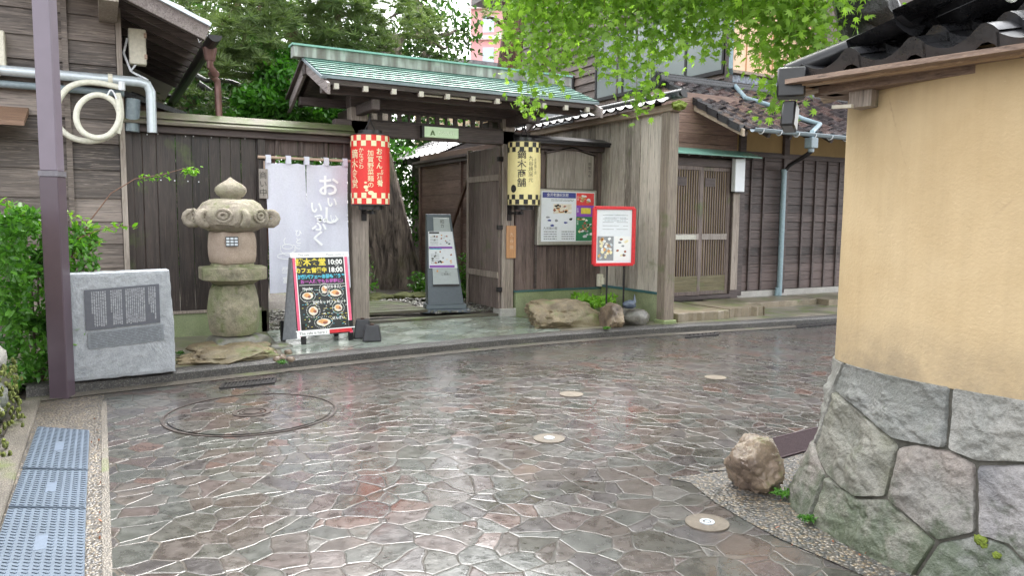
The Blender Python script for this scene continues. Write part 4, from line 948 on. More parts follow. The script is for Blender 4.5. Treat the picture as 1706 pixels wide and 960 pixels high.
b=MB(); b.box(4.66,6.16,-.08,.12,2.22,2.34); b.box(5.98,6.16,-.08,.10,.1,2.22); b.box(4.60,4.715,-.08,.10,.1,2.22); b.box(4.66,6.0,-.10,.1,.17,.235); b.build('door_frame',m_beam,hz,bev=.005)
b=MB(); b.box(5.985,6.12,-.10,-.085,.3,2.2); b.build('door_jamb_face',m_post,hz)
b=MB(); boards(b,4.6,6.2,.1,.17,.05,.4); b.build('door_step_board',m_deck,hz)
# gable infill + canopy
b=MB()
z=2.42
while z<3.2: b.box(4.60,6.1,.0-.02,.03,z,z+.145); z+=.15
b.build('gable_boards',m_reddish,hz)
b=MB(); b.prism([V(4.55,.0,2.50),V(4.55,.36,2.385),V(4.55,.36,2.365),V(4.55,.0,2.40)],(1.75,0,0)); b.build('door_canopy',m_copper,hz)
b=MB()
for i in range(8): u=4.62+.22*i; b.beam(V(u,.33,2.36),V(u,0,2.385),.03,.03)
b.build('canopy_bracket',m_beam,hz)
# wall right of the door
b=MB(); z=.27
while z<2.4:
    b.box(6.14,x1,-.02-random.uniform(0,.006),.03,z,z+.135); z+=.14
b.build('siding',m_siding2,hz,bev=.002)
for u in (6.42,6.70,7.62,7.92,8.22,8.52,8.82): b=MB(); b.box(u-.017,u+.017,-.055,-.02,.27,2.42); b.build('batten',m_beam,hz)
for u in (6.20,7.18,9.2): b=MB(); b.box(u-.06,u+.06,-.065,.03,.2,2.85); b.build('pillar',m_beam,hz)
b=MB(); b.box(6.14,x1,-.05,.03,.10,.26); b.build('base_board',m_wbase,hz)
b=MB(); b.box(6.14,x1,-.075,.0,2.42,2.47); b.build('rail',m_beam,hz)
b=MB(); b.box(6.1,x1,-.01,.03,2.47,2.95); b.build('plaster_band',plain('ochre_plaster',(.40,.28,.13),.85,var=.1,sc=4),hz)
b=MB(); b.box(4.7,x1,.03,3,.0,2.9); b.build('wall',m_beam,hz)
# lower roof: eave at v=1.0, ridge at v=-.75
ve,vr,ze_,zr_=1.0,-.75,2.68,3.60; ug=5.20
upv=Vector((0,(ve-vr),(zr_-ze_))).normalized(); Ls=math.hypot(ve-vr,zr_-ze_)
b=MB(); tiles(b,V(ug+.05,ve,ze_+.03),V(1,0,0)-V(0,0,0),upv,29,8,.265,Ls/8,.024,.024,8); b.build('roof_tile',m_tiler,hz,smooth=50)
b=MB(); b.add([V(ug+.03,ve-.02,ze_+.005),V(x1,ve-.02,ze_+.005),V(x1,vr,zr_),V(ug+.03,vr,zr_),V(ug+.03,vr-1.5,zr_-.75),V(x1,vr-1.5,zr_-.75)],[(0,1,2,3),(3,2,5,4)]); b.build('roof_bed',m_beam,hz)
b=MB(); b.prism([V(ug-.02,ve+.03,ze_-.10),V(ug-.02,ve+.03,ze_+.0),V(ug-.02,vr,zr_-.01),V(ug-.02,vr,zr_-.19)],(.05,0,0)); b.prism([V(ug-.02,vr,zr_-.19),V(ug-.02,vr,zr_-.01),V(ug-.02,vr-1.5,zr_-.78),V(ug-.02,vr-1.5,zr_-.94)],(.05,0,0)); b.build('verge_board',m_verge,hz,bev=.004)
b=MB()
for j in range(8):
    p=V(ug,ve,ze_+.03)+upv*(j*Ls/8); b.add([p+Vector(q) for q in ((-.05,0,.035),(.06,0,.045),(-.05,0,-.07))]+[p+upv*(Ls/8+.02)+Vector(q) for q in ((-.05,0,.012),(.06,0,.02),(-.05,0,-.09))],[(0,1,4,3),(2,0,3,5),(0,2,1)])
b.build('verge_tile',m_tile,hz)
b=MB()
for j,r_ in ((0,.075),(1,.06)): b.tube([V(ug-.08,vr,zr_+.03+.05*j),V(x1,vr,zr_+.03+.05*j)],r_,12)
b.tube([V(ug-.13,vr,zr_+.02),V(ug-.05,vr,zr_+.02)],.135,20); b.tube([V(ug-.15,vr,zr_+.02),V(ug-.12,vr,zr_+.02)],.09,16); b.build('ridge_tile',m_tile,hz,smooth=True)
b=MB()
for i in range(16): u=ug+.15+.45*i; b.beam(V(u,ve-.06,ze_-.05),V(u,0,ze_-.05+(ve)*.52),.05,.06)
b.build('rafter',m_beam,hz)
# gutter with hooks, downpipes
gz_=ze_+.01; gv=ve+.08
b=MB(); vs=[]
for u in (ug+.12,x1):
    for q in range(9): a=math.pi*q/8; vs.append(V(u,gv-.05*math.cos(a),gz_-.045*math.sin(a)))
b.add(vs,[(q,q+1,9+q+1,9+q) for q in range(8)]); b.tube([V(ug+.12,gv+.05,gz_),V(x1,gv+.05,gz_)],.009,6); g_=b.build('gutter',m_galv2,hz)
for i in range(8):
    u=ug+.28+.36*i; b=MB(); b.tube([V(u,gv+.055+.0*q,0)+Vector((0,.055-.055*math.cos(math.pi*q/6) if 0 else .05-.055*math.cos(R(q*36)),gz_-.01-.055*math.sin(R(q*36)))) for q in range(6)],.009,6); b.build('gutter_hook',m_white,g_)
b=MB(); hx=P(1352,233,gv-.0).x
b.box(hx-.07,hx+.07,-gv-.07,-gv+.07,gz_-.21,gz_-.06); b.tube([V(hx,gv,gz_-.2),V(hx,gv,gz_-.27)],.045,10); b.build('rainwater_head',m_galv2,hz,bev=.008)
p1=P(1306,300,.12)
b=MB(); b.tube([V(hx,gv,gz_-.26),V(hx-.02,gv-.05,gz_-.30),V(p1.x+.02,.20,2.30),V(p1.x,.12,2.2)],.032,10); b.build('elbow_pipe',m_iron,hz,smooth=True)
b=MB(); b.tube([V(p1.x,.12,2.22),V(p1.x,.12,.3),V(p1.x,.12,.12)],.043,12); b.tube([V(p1.x,.12,2.2),V(p1.x,.12,2.24)],.05,12); b.tube([V(p1.x-.05,.1,.12),V(p1.x-.05,.12,.3)],.03,8); b.build('downpipe',m_bluepipe,hz,smooth=True)
# pipe lying on the tiles and up the corner
def onroof(px,py,dz=.07):
    d=ray(px,py); n=Vector((0,-(zr_-ze_),(ve-vr))); q=V(0,ve,ze_+dz); t=(q-CAM).dot(n)/d.dot(n); return CAM+d*t
cp=P(1213,120,-.78)
b=MB(); b.tube([Vector((cp.x,.72,6)),Vector((cp.x,.72,3.95)),onroof(1218,135,.10),onroof(1242,163),onroof(1300,180),onroof(1338,198),onroof(1366,207,.09),V(hx+.03,gv-.02,gz_+.03),V(hx,gv,gz_-.1)],.036,10); b.build('roof_pipe',m_bluepipe,hz,smooth=True)
# upper storey
uu=6.72; vf=-.85
b=MB(); b.box(uu+.03,x1,-vf+.03,9,2.9,7.2); b.build('upper_wall',m_sidey,hz)
b=MB(); z=2.75
while z<7.0:
    b.add([Vector((uu-.022,-vf,z)),Vector((uu-.022,8.6,z)),Vector((uu+.012,8.6,z+.19)),Vector((uu+.012,-vf,z+.19)),Vector((uu+.03,-vf,z)),Vector((uu+.03,8.6,z))],[(1,0,3,2),(0,1,5,4)]); z+=.18
b.build('upper_siding',m_sidey,hz)
b=MB(); 
for (a_,c_) in ((-vf-.05,-vf+.05),(3.95,4.0),(7.0,7.06)): b.box(uu-.05,uu+.04,a_,c_,2.8,7.1)
b.build('corner_board',m_beam,hz)
# window band on the side (four frosted sashes)
wy0,wy1,wz0,wz1=.93,4.75,3.98,5.2
b=MB(); b.box(uu-.06,uu-.02,wy0,wy1,wz0-.07,wz0); b.box(uu-.06,uu-.02,wy0,wy1,wz1,wz1+.06)
for i in range(5): y=wy0+(wy1-wy0-.05)*i/4; b.box(uu-.055,uu-.02,y,y+.05,wz0,wz1)
wf=b.build('window',m_iron,hz)
for i in range(4): y=wy0+(wy1-wy0-.05)*i/4; b=MB(); b.box(uu-.035,uu-.024,y+.05,y+(wy1-wy0)/4,wz0,wz1); b.build('pane',m_glass,wf)
b=MB(); b.box(uu-.05,uu-.02,5.6,6.9,3.55,4.6); wf2=b.build('window',m_iron,hz); b=MB(); b.box(uu-.06,uu-.05,5.66,6.84,3.6,4.55); b.build('pane',m_gray,wf2)
# orange screened window facing the street
a_=P(1219,56,vf); c_=P(1345,134,vf)
b=MB(); b.box(a_.x-.03,c_.x,-vf-.06,-vf-.0,c_.z-.05,c_.z); b.box(a_.x-.03,c_.x,-vf-.06,-vf-.0,5.25,5.30)
wo_=b.build('window',m_verge,hz)
b=MB(); b.box(a_.x,c_.x,-vf-.04,-vf-.02,c_.z,5.25); b.build('screen',m_screen,wo_)
b=MB()
for i in range(7): x=a_.x+(c_.x-a_.x)*i/6; b.box(x-.008,x+.008,-vf-.055,-vf-.04,c_.z,5.25)
b.build('mullion',m_tagw,wo_)
b=MB(); tiles(b,Vector((a_.x-.02,-vf-.04,3.62)),(1,0,0),(0,.15,1),26,3,.075,.08,.01,.006,6); b.build('wall_tile_band',plain('namako_tile_grey',(.20,.22,.26),.35,var=.5,sc=25),hz)
b=MB(); b.box(uu-.5,x1,-vf-.75,10,7.1,7.25); b.build('upper_eave',m_beam,hz)
# wall lamp
wl=thing('wall_lamp','slim white box lamp on the post right of the sliding doors','lamp',V(6.2,.07,2.1))
a_=P(1226.5,262,.17); c_=P(1240.5,320,.17)
b=MB(); b.box(a_.x,c_.x,-.17,-.08,c_.z,a_.z); b.build('shade',m_lamp,wl,bev=.012,seg=2)
b=MB(); b.box(a_.x+.01,c_.x-.01,-.08,-.066,c_.z+.05,a_.z-.05); b.box(a_.x-.004,c_.x+.004,-.174,-.07,c_.z-.012,c_.z-.001); b.build('bracket',m_iron,wl)
# step stones
for i,(u0,u1,va,vb,z,lab) in enumerate([(3.72,4.62,1.45,.1,.20,'wide worn step slab directly before the sliding doors, nearest the side wall post'),(4.62,5.35,1.40,.55,.21,'shorter raised step slab at the right end of the worn doorstep'),(5.4,7.2,.75,.12,.17,'long thin slab lying against the house wall left of the grey downpipe foot'),(7.25,9.6,.95,.12,.17,'pale slab along the house wall right of the grey downpipe foot')]):
    b=MB(); n=14; rnd=random.Random(i); top=[]
    for k_ in range(n): 
        t=k_/(n-1); top.append(V(u0+(u1-u0)*t,va+rnd.uniform(-.03,.03),z))
    for k_ in range(5): t=k_/4; top.append(V(u1+rnd.uniform(-.01,.02),va-(va-vb)*t,z))
    for k_ in range(5): t=k_/4; top.append(V(u0+rnd.uniform(-.02,.01),vb+(va-vb)*t,z))
    b.prism(top,(0,0,-z+.05)); s_=b.build('step_slab',m_slab,None,bev=.014,seg=2,loc=V((u0+u1)/2,va,.08)); tag(s_,lab,'step','stone slabs along the house wall')

# ============================================================ BOARDS AND POSTERS
npn=thing('notice_panel','blank weathered wooden panel with a shallow peaked top above the poster case','panel',V(2.98,.05,1.8))
b=MB(); a_=P(912,253,.05); c_=P(989,316,.05); b.prism([V(a_.x,.04,c_.z),V(c_.x,.04,c_.z),V(c_.x,.04,a_.z-.02),V((a_.x+c_.x)/2,.04,a_.z+.06),V(a_.x,.04,a_.z-.02)],(0,.03,0)); b.build('board',m_pale,npn,bev=.003)
b=MB(); m_=(a_.x+c_.x)/2; b.beam(V(a_.x-.03,.05,a_.z-.01),V(m_,.05,a_.z+.08),.06,.02); b.beam(V(m_,.05,a_.z+.08),V(c_.x+.03,.05,a_.z-.01),.06,.02); b.build('peaked_cap',m_beam,npn)
text('御\n案\n内\n所',.05,m_ink,npn,V(c_.x-.07,.042,a_.z-.22),space=1.1)

class Pr:   # flat prints on a board: unit coordinates, x right, y down
    def __init__(s,o,ux,uy,nr): s.o=Vector(o); s.x=Vector(ux); s.y=Vector(uy); s.n=Vector(nr).normalized(); s.b={}
    def pt(s,x,y,h=0): return s.o+s.x*x+s.y*y+s.n*h
    def rect(s,m,x0,y0,x1,y1,h=.0012):
        b=s.b.setdefault(m.name,(MB(),m))[0]; b.add([s.pt(x0,y0,h),s.pt(x1,y0,h),s.pt(x1,y1,h),s.pt(x0,y1,h)],[(3,2,1,0)])
    def ell(s,m,x,y,rx,ry,h=.002,n=14,jag=0):
        b=s.b.setdefault(m.name,(MB(),m))[0]; b.add([s.pt(x+rx*math.cos(2*math.pi*i/n)*(1+jag*random.uniform(-1,1)),y+ry*math.sin(2*math.pi*i/n)*(1+jag*random.uniform(-1,1)),h) for i in range(n)],[tuple(range(n))])
    def lines(s,m,x0,y0,x1,y1,rows,h=.002,fill=.45,minw=.01,maxw=.05):
        for r in range(rows):
            y=y0+(y1-y0)*(r+.25)/rows; x=x0
            while x<x1:
                w=random.uniform(minw,maxw); s.rect(m,x,y,min(x+w,x1),y+(y1-y0)/rows*fill,h); x+=w*1.25
    def txt(s,st,m,x,y,size,h=.003,bold=0,shear=0,align='CENTER'):
        b=s.b.setdefault('T'+m.name,(MB(),m))[0]; text(st,size,None,None,s.pt(x,y,h),s.x,-s.y,join=b,bold=bold,shear=shear,align=align)
    def flush(s,parent,name='print'):
        for b,m in s.b.values(): b.build(name if not b is None else name,m,parent)
pc=thing('poster_case','shallow framed case with a blue white red purple and green poster on the brown fence','poster case',V(2.89,.1,1.1))
a_=P(902,318,.10); c_=P(989,402,.10)
b=MB(); b.box(a_.x-.05,c_.x+.04,-.10,-.01,c_.z-.05,a_.z+.03); b.build('frame',m_alu,pc,bev=.01)
w=c_.x-a_.x; h=a_.z-c_.z
pr=Pr((a_.x,-.1005,a_.z),(w,0,0),(0,0,-h),(0,-1,0))
pr.rect(m_paper,.0,.0,1,1); A=.64
pr.rect(m_navy,.02,.02,A,.13,.002); pr.rect(m_lred,A+.01,.02,.99,.27,.002); pr.rect(m_purp,A+.01,.27,.99,.50,.002); pr.rect(m_grn,A+.01,.50,.99,.99,.002)
pr.txt('金沢老舗記念館',m_wht,.30,.075,.05,.003)
pr.lines(m_gray,.18,.15,.60,.20,2)
pr.rect(m_bowl,.22,.25,.56,.44,.002); 
for _ in range(16): pr.ell(random.choice([m_food,m_food2,m_blk,m_wht]),random.uniform(.24,.54),random.uniform(.27,.42),random.uniform(.01,.04),random.uniform(.01,.03),.003,8,.3)
for x,y in [(.12,.52),(.15,.58),(.28,.58),(.2,.68),(.45,.62),(.55,.55)]: pr.ell(random.choice([m_blk,m_navy,m_gray]),x,y,.035,.022,.003,8,.35)
for x in (.05,.38): pr.lines(m_gray,x,.78,x+.24,.97,4)
pr.txt('九谷焼の館',m_ink,.17,.74,.045)
for _ in range(10): pr.ell(random.choice([m_cre,m_wht,m_food]),random.uniform(.72,.94),random.uniform(.07,.22),.035,.022,.003,8,.3)
pr.rect(m_yelc,.74,.32,.93,.44,.003)
for _ in range(22): pr.ell(random.choice([m_cre,m_wht,m_food,m_ltb,m_food2]),random.uniform(.70,.95),random.uniform(.54,.94),random.uniform(.02,.05),random.uniform(.015,.03),.003,8,.3)
for y in (.06,.3,.55): pr.txt('お\n茶',m_wht,.68,y+.07,.035,.0035)
pr.flush(pc,'poster_print')
# red framed sign on two iron legs, turned to the street
rs_=thing('standing_sign','red framed sign with food photographs on two thin black legs above the ochre boulder','sign',V(2.9,1.2,.08))
a_=P(991,346,1.12); e_=P(1056,350,1.22); c_=P(987,441,1.12)
ux_=Vector((e_.x-a_.x,e_.y-a_.y,0)); hh=a_.z-c_.z; nrm=Vector((ux_.y,-ux_.x,0)).normalized(); tl=Vector((a_.x,a_.y,a_.z))
def slab(p,ux,uz,n,th): 
    b=MB(); b.prism([p,p+ux,p+ux+uz,p+uz],-n*th); return b
uz_=Vector((0,0,-hh))
b=MB(); t_=.045; xn=ux_.normalized()
for (p,q) in ((tl,tl+ux_),(tl+uz_,tl+uz_+ux_)): b.beam(p,q,.05,.04)
for (p,q) in ((tl,tl+uz_),(tl+ux_,tl+ux_+uz_)): b.beam(p,q,.05,.04,up=nrm)
b.build('frame',m_red,rs_,bev=.004)
b=slab(tl+nrm*.004,ux_,uz_,nrm,.02); b.build('panel',m_paper,rs_)
pr=Pr(tl+nrm*.004,ux_,uz_,nrm)
pr.lines(m_gray,.2,.11,.85,.42,5,fill=.10,minw=.25,maxw=.5); pr.lines(m_ltb,.25,.1,.8,.25,3,fill=.4)
pr.rect(m_gray,.08,.5,.49,.93); pr.rect(m_wht,.51,.5,.92,.93)
for _ in range(26): pr.ell(random.choice([m_food,m_bowl,m_ltb,m_wht,m_cre]),random.uniform(.12,.45),random.uniform(.53,.9),.04,.03,.003,8,.3)
for _ in range(10): pr.ell(random.choice([m_food,m_food2,m_cre,m_gray]),random.uniform(.56,.88),random.uniform(.55,.85),.04,.02,.003,8,.3)
pr.flush(rs_,'sheet_print')
for f in (.36,.80):
    b=MB(); p=tl+ux_*f+uz_; b.tube([p-nrm*.02,Vector((p.x-nrm.x*.02,p.y-nrm.y*.02,.07))],.012,8); b.build('leg',m_iron,rs_)

# ============================================================ SANDWICH BOARD
sb=thing('chalkboard_sign','black chalkboard menu with opening hours standing in front of the pale curtain','sign',V(-.72,1.15,.09))
bl=G(497,562,.17); br=G(588,554,.17); tL=Vector((0,0,0))
w_=(br-bl); w_.z=0; wx=w_.normalized(); nb=Vector((wx.y,-wx.x,0)).normalized(); lean=.14; H_=.82; Wd=w_.length
base0=Vector((bl.x,bl.y,.17)); up_=(-nb*lean+Vector((0,0,H_)))
def q_(x,y,h=0): nn=up_.cross(wx); nn=(nn if nn.dot(nb)>0 else -nn).normalized(); return base0+wx*(x*Wd)+up_*(1-y)+nn*h
b=MB(); b.add([q_(-.0,0,-.02),q_(1,0,-.02),q_(1,1,-.02),q_(0,1,-.02),q_(0,0),q_(1,0),q_(1,1),q_(0,1)],[(0,1,2,3),(7,6,5,4),(0,4,5,1),(1,5,6,2),(2,6,7,3),(3,7,4,0)]); b.build('board',m_chalkb,sb)
nn=(q_(0,0,1)-q_(0,0,0))
pr=Pr(q_(0,0,.0),wx*Wd,-up_,nn)
pr.rect(m_pink,.0,.0,.055,1,.002); pr.rect(m_pink,.94,.0,1,1,.002)
pr.rect(m_wht,-.03,-.045,1.03,.02,.004); pr.rect(m_wht,-.02,.935,.56,.995,.006); pr.rect(m_red,.56,.93,.98,.985,.006); pr.rect(m_wht,.045,.0,.06,.94,.003); pr.rect(m_wht,.93,.0,.945,.94,.003); pr.rect(m_wht,-.04,.925,1.04,.938,.007)
pr.txt('The cafe is here ♪',m_ink,.27,.965,.042,.008); pr.txt('The cafe',m_gray,.2,-.012,.035,.006); pr.txt('Please come in',m_gray,.78,-.012,.035,.006)
pr.txt('鏑木食堂',m_yelc,.32,.085,.082,.004,.003); pr.txt('カフェ営業中',m_yelc,.32,.185,.056,.004,.0025); 
pr.txt('10:00',m_wc,.76,.085,.075,.004,.002); pr.txt('〜',m_wc,.80,.135,.05,.004); pr.txt('18:00',m_wc,.76,.185,.075,.004,.002)
pr.txt('加賀パフェ〜お茶もどうぞ',m_cyan,.50,.265,.043,.004,.0025); pr.txt('お一人様でもお気軽に♪',m_mag,.5,.325,.045,.004,.0015); pr.rect(m_wc,.08,.362,.92,.367,.003)
for (x,y,rx,ry,t,tx,ty) in [(.22,.50,.10,.045,'Naadan',.23,.41),(.53,.43,.055,.05,'',0,0),(.73,.48,.11,.045,'かがやきカレー',.73,.40),(.30,.69,.085,.055,'甘味セット',.45,.59),(.76,.67,.075,.045,'パフェセット',.74,.59),(.47,.84,.13,.045,'ぜんざい',.75,.80)]:
    b_=pr; 
    for k_ in range(26): a=2*math.pi*k_/26; pr.ell(m_wc,x+(rx+.035)*math.cos(a),y+(ry+.028)*math.sin(a),.007,.005,.003,6)
    pr.ell(m_bowl,x,y,rx,ry,.003); pr.ell(m_food,x-.01,y-.008,rx*.6,ry*.6,.0036,10,.2); pr.ell(m_food2,x+.03,y+.008,rx*.35,ry*.4,.0042,9,.3)
    if t: pr.txt(t,m_wc,tx,ty,.036,.004,.0008)
for _ in range(170): x,y=random.uniform(.1,.9),random.uniform(.42,.9); pr.rect(random.choice([m_wc,m_yelc,m_cyan,m_grn]),x,y,x+random.uniform(.01,.05),y+.006,.0028)
pr.flush(sb,'chalk_drawing')
b=MB(); b.add([q_(-.09,.06,-.03),q_(1.09,.06,-.03),q_(1.12,1.0,-.03),q_(-.12,1.0,-.03)],[(0,1,2,3)]); m_cover=plain('clear_cover_grey',(.36,.38,.42),.25)
b=MB()
for s_,x in ((-1,0),(1,1)):
    b.add([q_(x,0,-.004),q_(x+s_*.0,0,-.10),q_(x+s_*.13,1.02,-.25),q_(x+s_*.02,1.02,-.004)],[(0,1,2,3)])
b.build('side_cover',m_cover,sb)
for x,bk in ((.1,0),(.97,0),(-.06,.34),(.93,.34)):
    p=q_(x,1.0,-.01); b=MB(); b.beam(Vector((p.x,p.y,.30))-nb*(bk+.02),Vector((p.x,p.y,.088))-nb*(bk+.0),.045,.035,up=nb); b.build('leg',m_black,sb)
b=MB(); b.beam(q_(.03,.02,-.03),base0+wx*.0-nb*.40+Vector((0,0,-.0)),.03,.03); b.beam(q_(.97,.02,-.03),base0+wx*Wd-nb*.40,.03,.03); b.beam(base0-nb*.40,base0+wx*Wd-nb*.40,.03,.04); b.build('back_frame',m_black,sb)

# black weights beside the board
rw=thing('sign_weight','two black rubber weight blocks with bolts on the slate beside the left gate post','weight',V(-.3,1.2,.09))
for (px,py,w,h) in ((608,564,.19,.20),(624,569,.20,.165)):
    p=G(px,py,.09); b=MB(); b.M=Matrix.Translation((p.x,p.y+.08,.09))@Matrix.Rotation(R(-20),4,'Z')
    b.add([(-w/2,-.11,0),(w/2,-.11,0),(w/2,.11,0),(-w/2,.11,0),(-w*.36,-.07,h),(w*.36,-.07,h),(w*.36,.07,h),(-w*.36,.07,h)],[(3,2,1,0),(4,5,6,7),(0,1,5,4),(1,2,6,5),(2,3,7,6),(3,0,4,7)]); blk=b.build('block',m_rubber,rw,bev=.012,seg=2)
    b=MB(); b.tube([(p.x+.0,p.y+.08,.09+h-.004),(p.x+.0,p.y+.08,.09+h+.014)],.022,10); b.build('bolt',m_rust,blk)

# ============================================================ BROCHURE STAND
bs=thing('brochure_stand','tapered slate grey brochure stand with pamphlets leaning inside the gateway','stand',V(1.25,-.25,.1))
c0=G(746,519,.12); ang=R(-14)
Mx=Matrix.Translation((c0.x,c0.y+.1,.11))@Matrix.Rotation(ang,4,'Z')
def sp(x,y,z): return Mx@Vector((x,y,z))
lx=-.055  # leans to the left as it rises
def sec(z,w,d0,d1,dx=0): return [sp(-w/2+dx,d0,z),sp(w/2+dx,d0,z),sp(w/2+dx,d1,z),sp(-w/2+dx,d1,z)]
b=MB(); s0=sec(.10,.50,-.10,.14,0); s1=sec(1.34,.34,.06,.14,-.08); b.add(s0+s1,[(3,2,1,0),(4,5,6,7),(0,1,5,4),(1,2,6,5),(2,3,7,6),(3,0,4,7)]); b.build('body',m_stand,bs,bev=.006)
b=MB(); b.add(sec(0,.66,-.2,.2)+sec(.05,.64,-.19,.19),[(3,2,1,0),(4,5,6,7),(0,1,5,4),(1,2,6,5),(2,3,7,6),(3,0,4,7)]); b.add(sec(.05,.56,-.15,.16)+sec(.11,.55,-.13,.15),[(3,2,1,0),(4,5,6,7),(0,1,5,4),(1,2,6,5),(2,3,7,6),(3,0,4,7)]); b.build('foot',m_stand,bs,bev=.006)
fx=lambda x,z: sp(x*(.50-.16*(z-.1)/1.24)/.5-.08*(z-.1)/1.24, -.10+.16*(z-.1)/1.24-.004, z)
def fpanel(x0,z0,x1,z1,h=0,off=.0):
    n=(Mx.to_3x3()@Vector((0,-1,.13))).normalized(); return [fx(x0,z0)+n*h,fx(x1,z0)+n*h,fx(x1,z1)+n*h,fx(x0,z1)+n*h],n
for (x0,z0,x1,z1) in ((-.12,1.07,.20,1.29),(-.17,.38,.22,.64)):
    q,n=fpanel(x0,z0,x1,z1,.012); b=MB(); b.prism(q,-n*.012); b.build('light_panel',m_standl,bs,bev=.003)
q,n=fpanel(-.17,.355,.22,.375,.03); b=MB(); b.prism(q,-n*.03); b.build('tray_lip',m_iron,bs)
for (z0,z1,bot) in ((.86,1.10,True),(.60,.88,True)):
    q,n=fpanel(-.225,z0,.225,z1,.025); b=MB(); b.prism(q,-n*.008); lf_=b.build('leaflet',m_paper,bs,bev=.001)
    pr=Pr(q[3],q[2]-q[3],q[0]-q[3],n); pr.rect(m_purp,.02,.86,.98,.97,.0015); 
    if z0>.8: pr.rect(m_blk,.04,.03,.45,.12,.0015)
    else: pr.rect(m_cyan,.05,.02,.5,.09,.0015)
    for _ in range(16): pr.ell(random.choice([m_food,m_bowl,m_food2,m_gray,m_blk,m_ltb]),random.uniform(.1,.9),random.uniform(.2,.8),.04,.04,.002,8,.4)
    pr.lines(m_gray,.08,.3,.4,.8,6,.0016,.3); pr.flush(lf_,'leaflet_print')
pr=Pr(fx(-.12,1.29),fx(.20,1.29)-fx(-.12,1.29),fx(-.12,1.07)-fx(-.12,1.29),n); pr.txt('和\nカ',m_ink,.55,.4,.06,.016); pr.flush(bs,'lettering')
pr=Pr(fx(-.17,.64),fx(.22,.64)-fx(-.17,.64),fx(-.17,.38)-fx(-.17,.64),n); pr.txt('公\nご自由に',m_ink,.55,.4,.035,.016); pr.ell(m_food,.2,.3,.04,.06,.014); pr.flush(bs,'lettering')

# ============================================================ STONE MONUMENT
mo=thing('stone_monument','rough grey granite slab with a dark engraved plaque standing behind the brown steel pole','monument',V(-2.63,2.1,.08))
bL=G(122,637,.09); bR=G(293,620,.09); mw=(bR-bL); mw.z=0; mW=mw.length; mx=mw.normalized(); mn=Vector((mx.y,-mx.x,0)); MH=.86
def edge(seed):
    out=[]
    for (x0,y0),(x1_,y1_) in (((-.02,0),(1.0,0)),((1.0,0),(1.0,.5)),((1.0,.5),(.965,1)),((.965,1),(-.05,.985)),((-.05,.985),(-.02,0))):
        for t in np.linspace(0,1,14,endpoint=False): out.append((x0+(x1_-x0)*t+.008*noise.noise(Vector((x0+t*7,seed,y0*3))),y0+(y1_-y0)*t+.007*noise.noise(Vector((t*9,seed+5,x0)))))
    return out
b=MB(); e=edge(3); vs=[];K_=len(e); cc=(.48,.5)
levels=[(-.17,1.0,.0),(-.16,1.0,0),(-.01,1.0,.0),(0,.985,0)]
for d,s_,_ in levels:
    for x,y in e: vs.append(bL+mx*(cc[0]+(x-cc[0])*s_)*mW+Vector((0,0,(cc[1]+(y-cc[1])*s_)*MH))+mn*d)
NRR=18
for r in range(1,NRR+1):
    f=1-r/NRR
    for x,y in e:
        X=cc[0]+(x-cc[0])*.985*f; Y=cc[1]+(y-cc[1])*.985*f; inside=(.12<X<.90 and .29<Y<.83)
        vs.append(bL+mx*X*mW+Vector((0,0,Y*MH))+mn*(0.0 if inside else .004+.003*noise.fractal(Vector((X*22,Y*22,3)),1,2,4)))
b.add(vs,[(r*K_+k_,r*K_+(k_+1)%K_,(r+1)*K_+(k_+1)%K_,(r+1)*K_+k_) for r in range(len(levels)+NRR-1) for k_ in range(K_)]+[tuple(range(K_))[::-1]])
b.build('slab',m_mon,mo)
tl_=bL+mx*.135*mW+Vector((0,0,.835*MH))+mn*.012; PW=.72*mW; PH=.37*MH; tilt=Vector((0,0,.03))
m_eng=plain('engraved_plaque_dark',(.10,.105,.125),.45,var=.1); m_eng2=plain('engraved_plaque_mid',(.20,.22,.24),.45)
px_=mx*PW+tilt
b=slab(tl_,px_,Vector((0,0,-PH)),mn,.012); pq_=b.build('plaque',m_eng,mo)
pr=Pr(tl_,px_,Vector((0,0,-PH)),mn)
m_engl=plain('engraved_letters',(.50,.52,.55),.5)
rnd=random.Random(5)
for (c0_,c1_,bots) in ((.08,.28,7),(.33,.49,6),(.53,.80,10),(.84,.95,4)):
    for i in range(bots):
        x=c0_+(c1_-c0_)*(i+.5)/bots; y=.06; lim=.92 if (i>0 or bots>7) else .6
        if bots==4: lim=(.5,.7,.75,.9)[i]
        while y<lim:
            hgt=rnd.uniform(.018,.03); ww=(c1_-c0_)/bots*.36
            pr.rect(m_engl,x-ww,y,x+ww,y+hgt*.35); pr.rect(m_engl,x-ww*.2,y,x+ww*.3,y+hgt); 
            if rnd.random()<.5: pr.rect(m_engl,x-ww,y+hgt*.65,x+ww,y+hgt)
            y+=hgt+.012
pr.flush(pq_,'inscription')
b=slab(tl_+Vector((0,0,-PH-.02))+mx*.012,px_*1.02,Vector((0,0,-.13)),mn,.010); p2=b.build('lower_plaque',m_eng2,mo)
pr=Pr(tl_+Vector((0,0,-PH-.02))+mx*.012,px_*1.02,Vector((0,0,-.13)),mn); pr.lines(m_eng,.03,.06,.97,.95,9,.0012,.3,.02,.12); pr.flush(p2,'inscription')

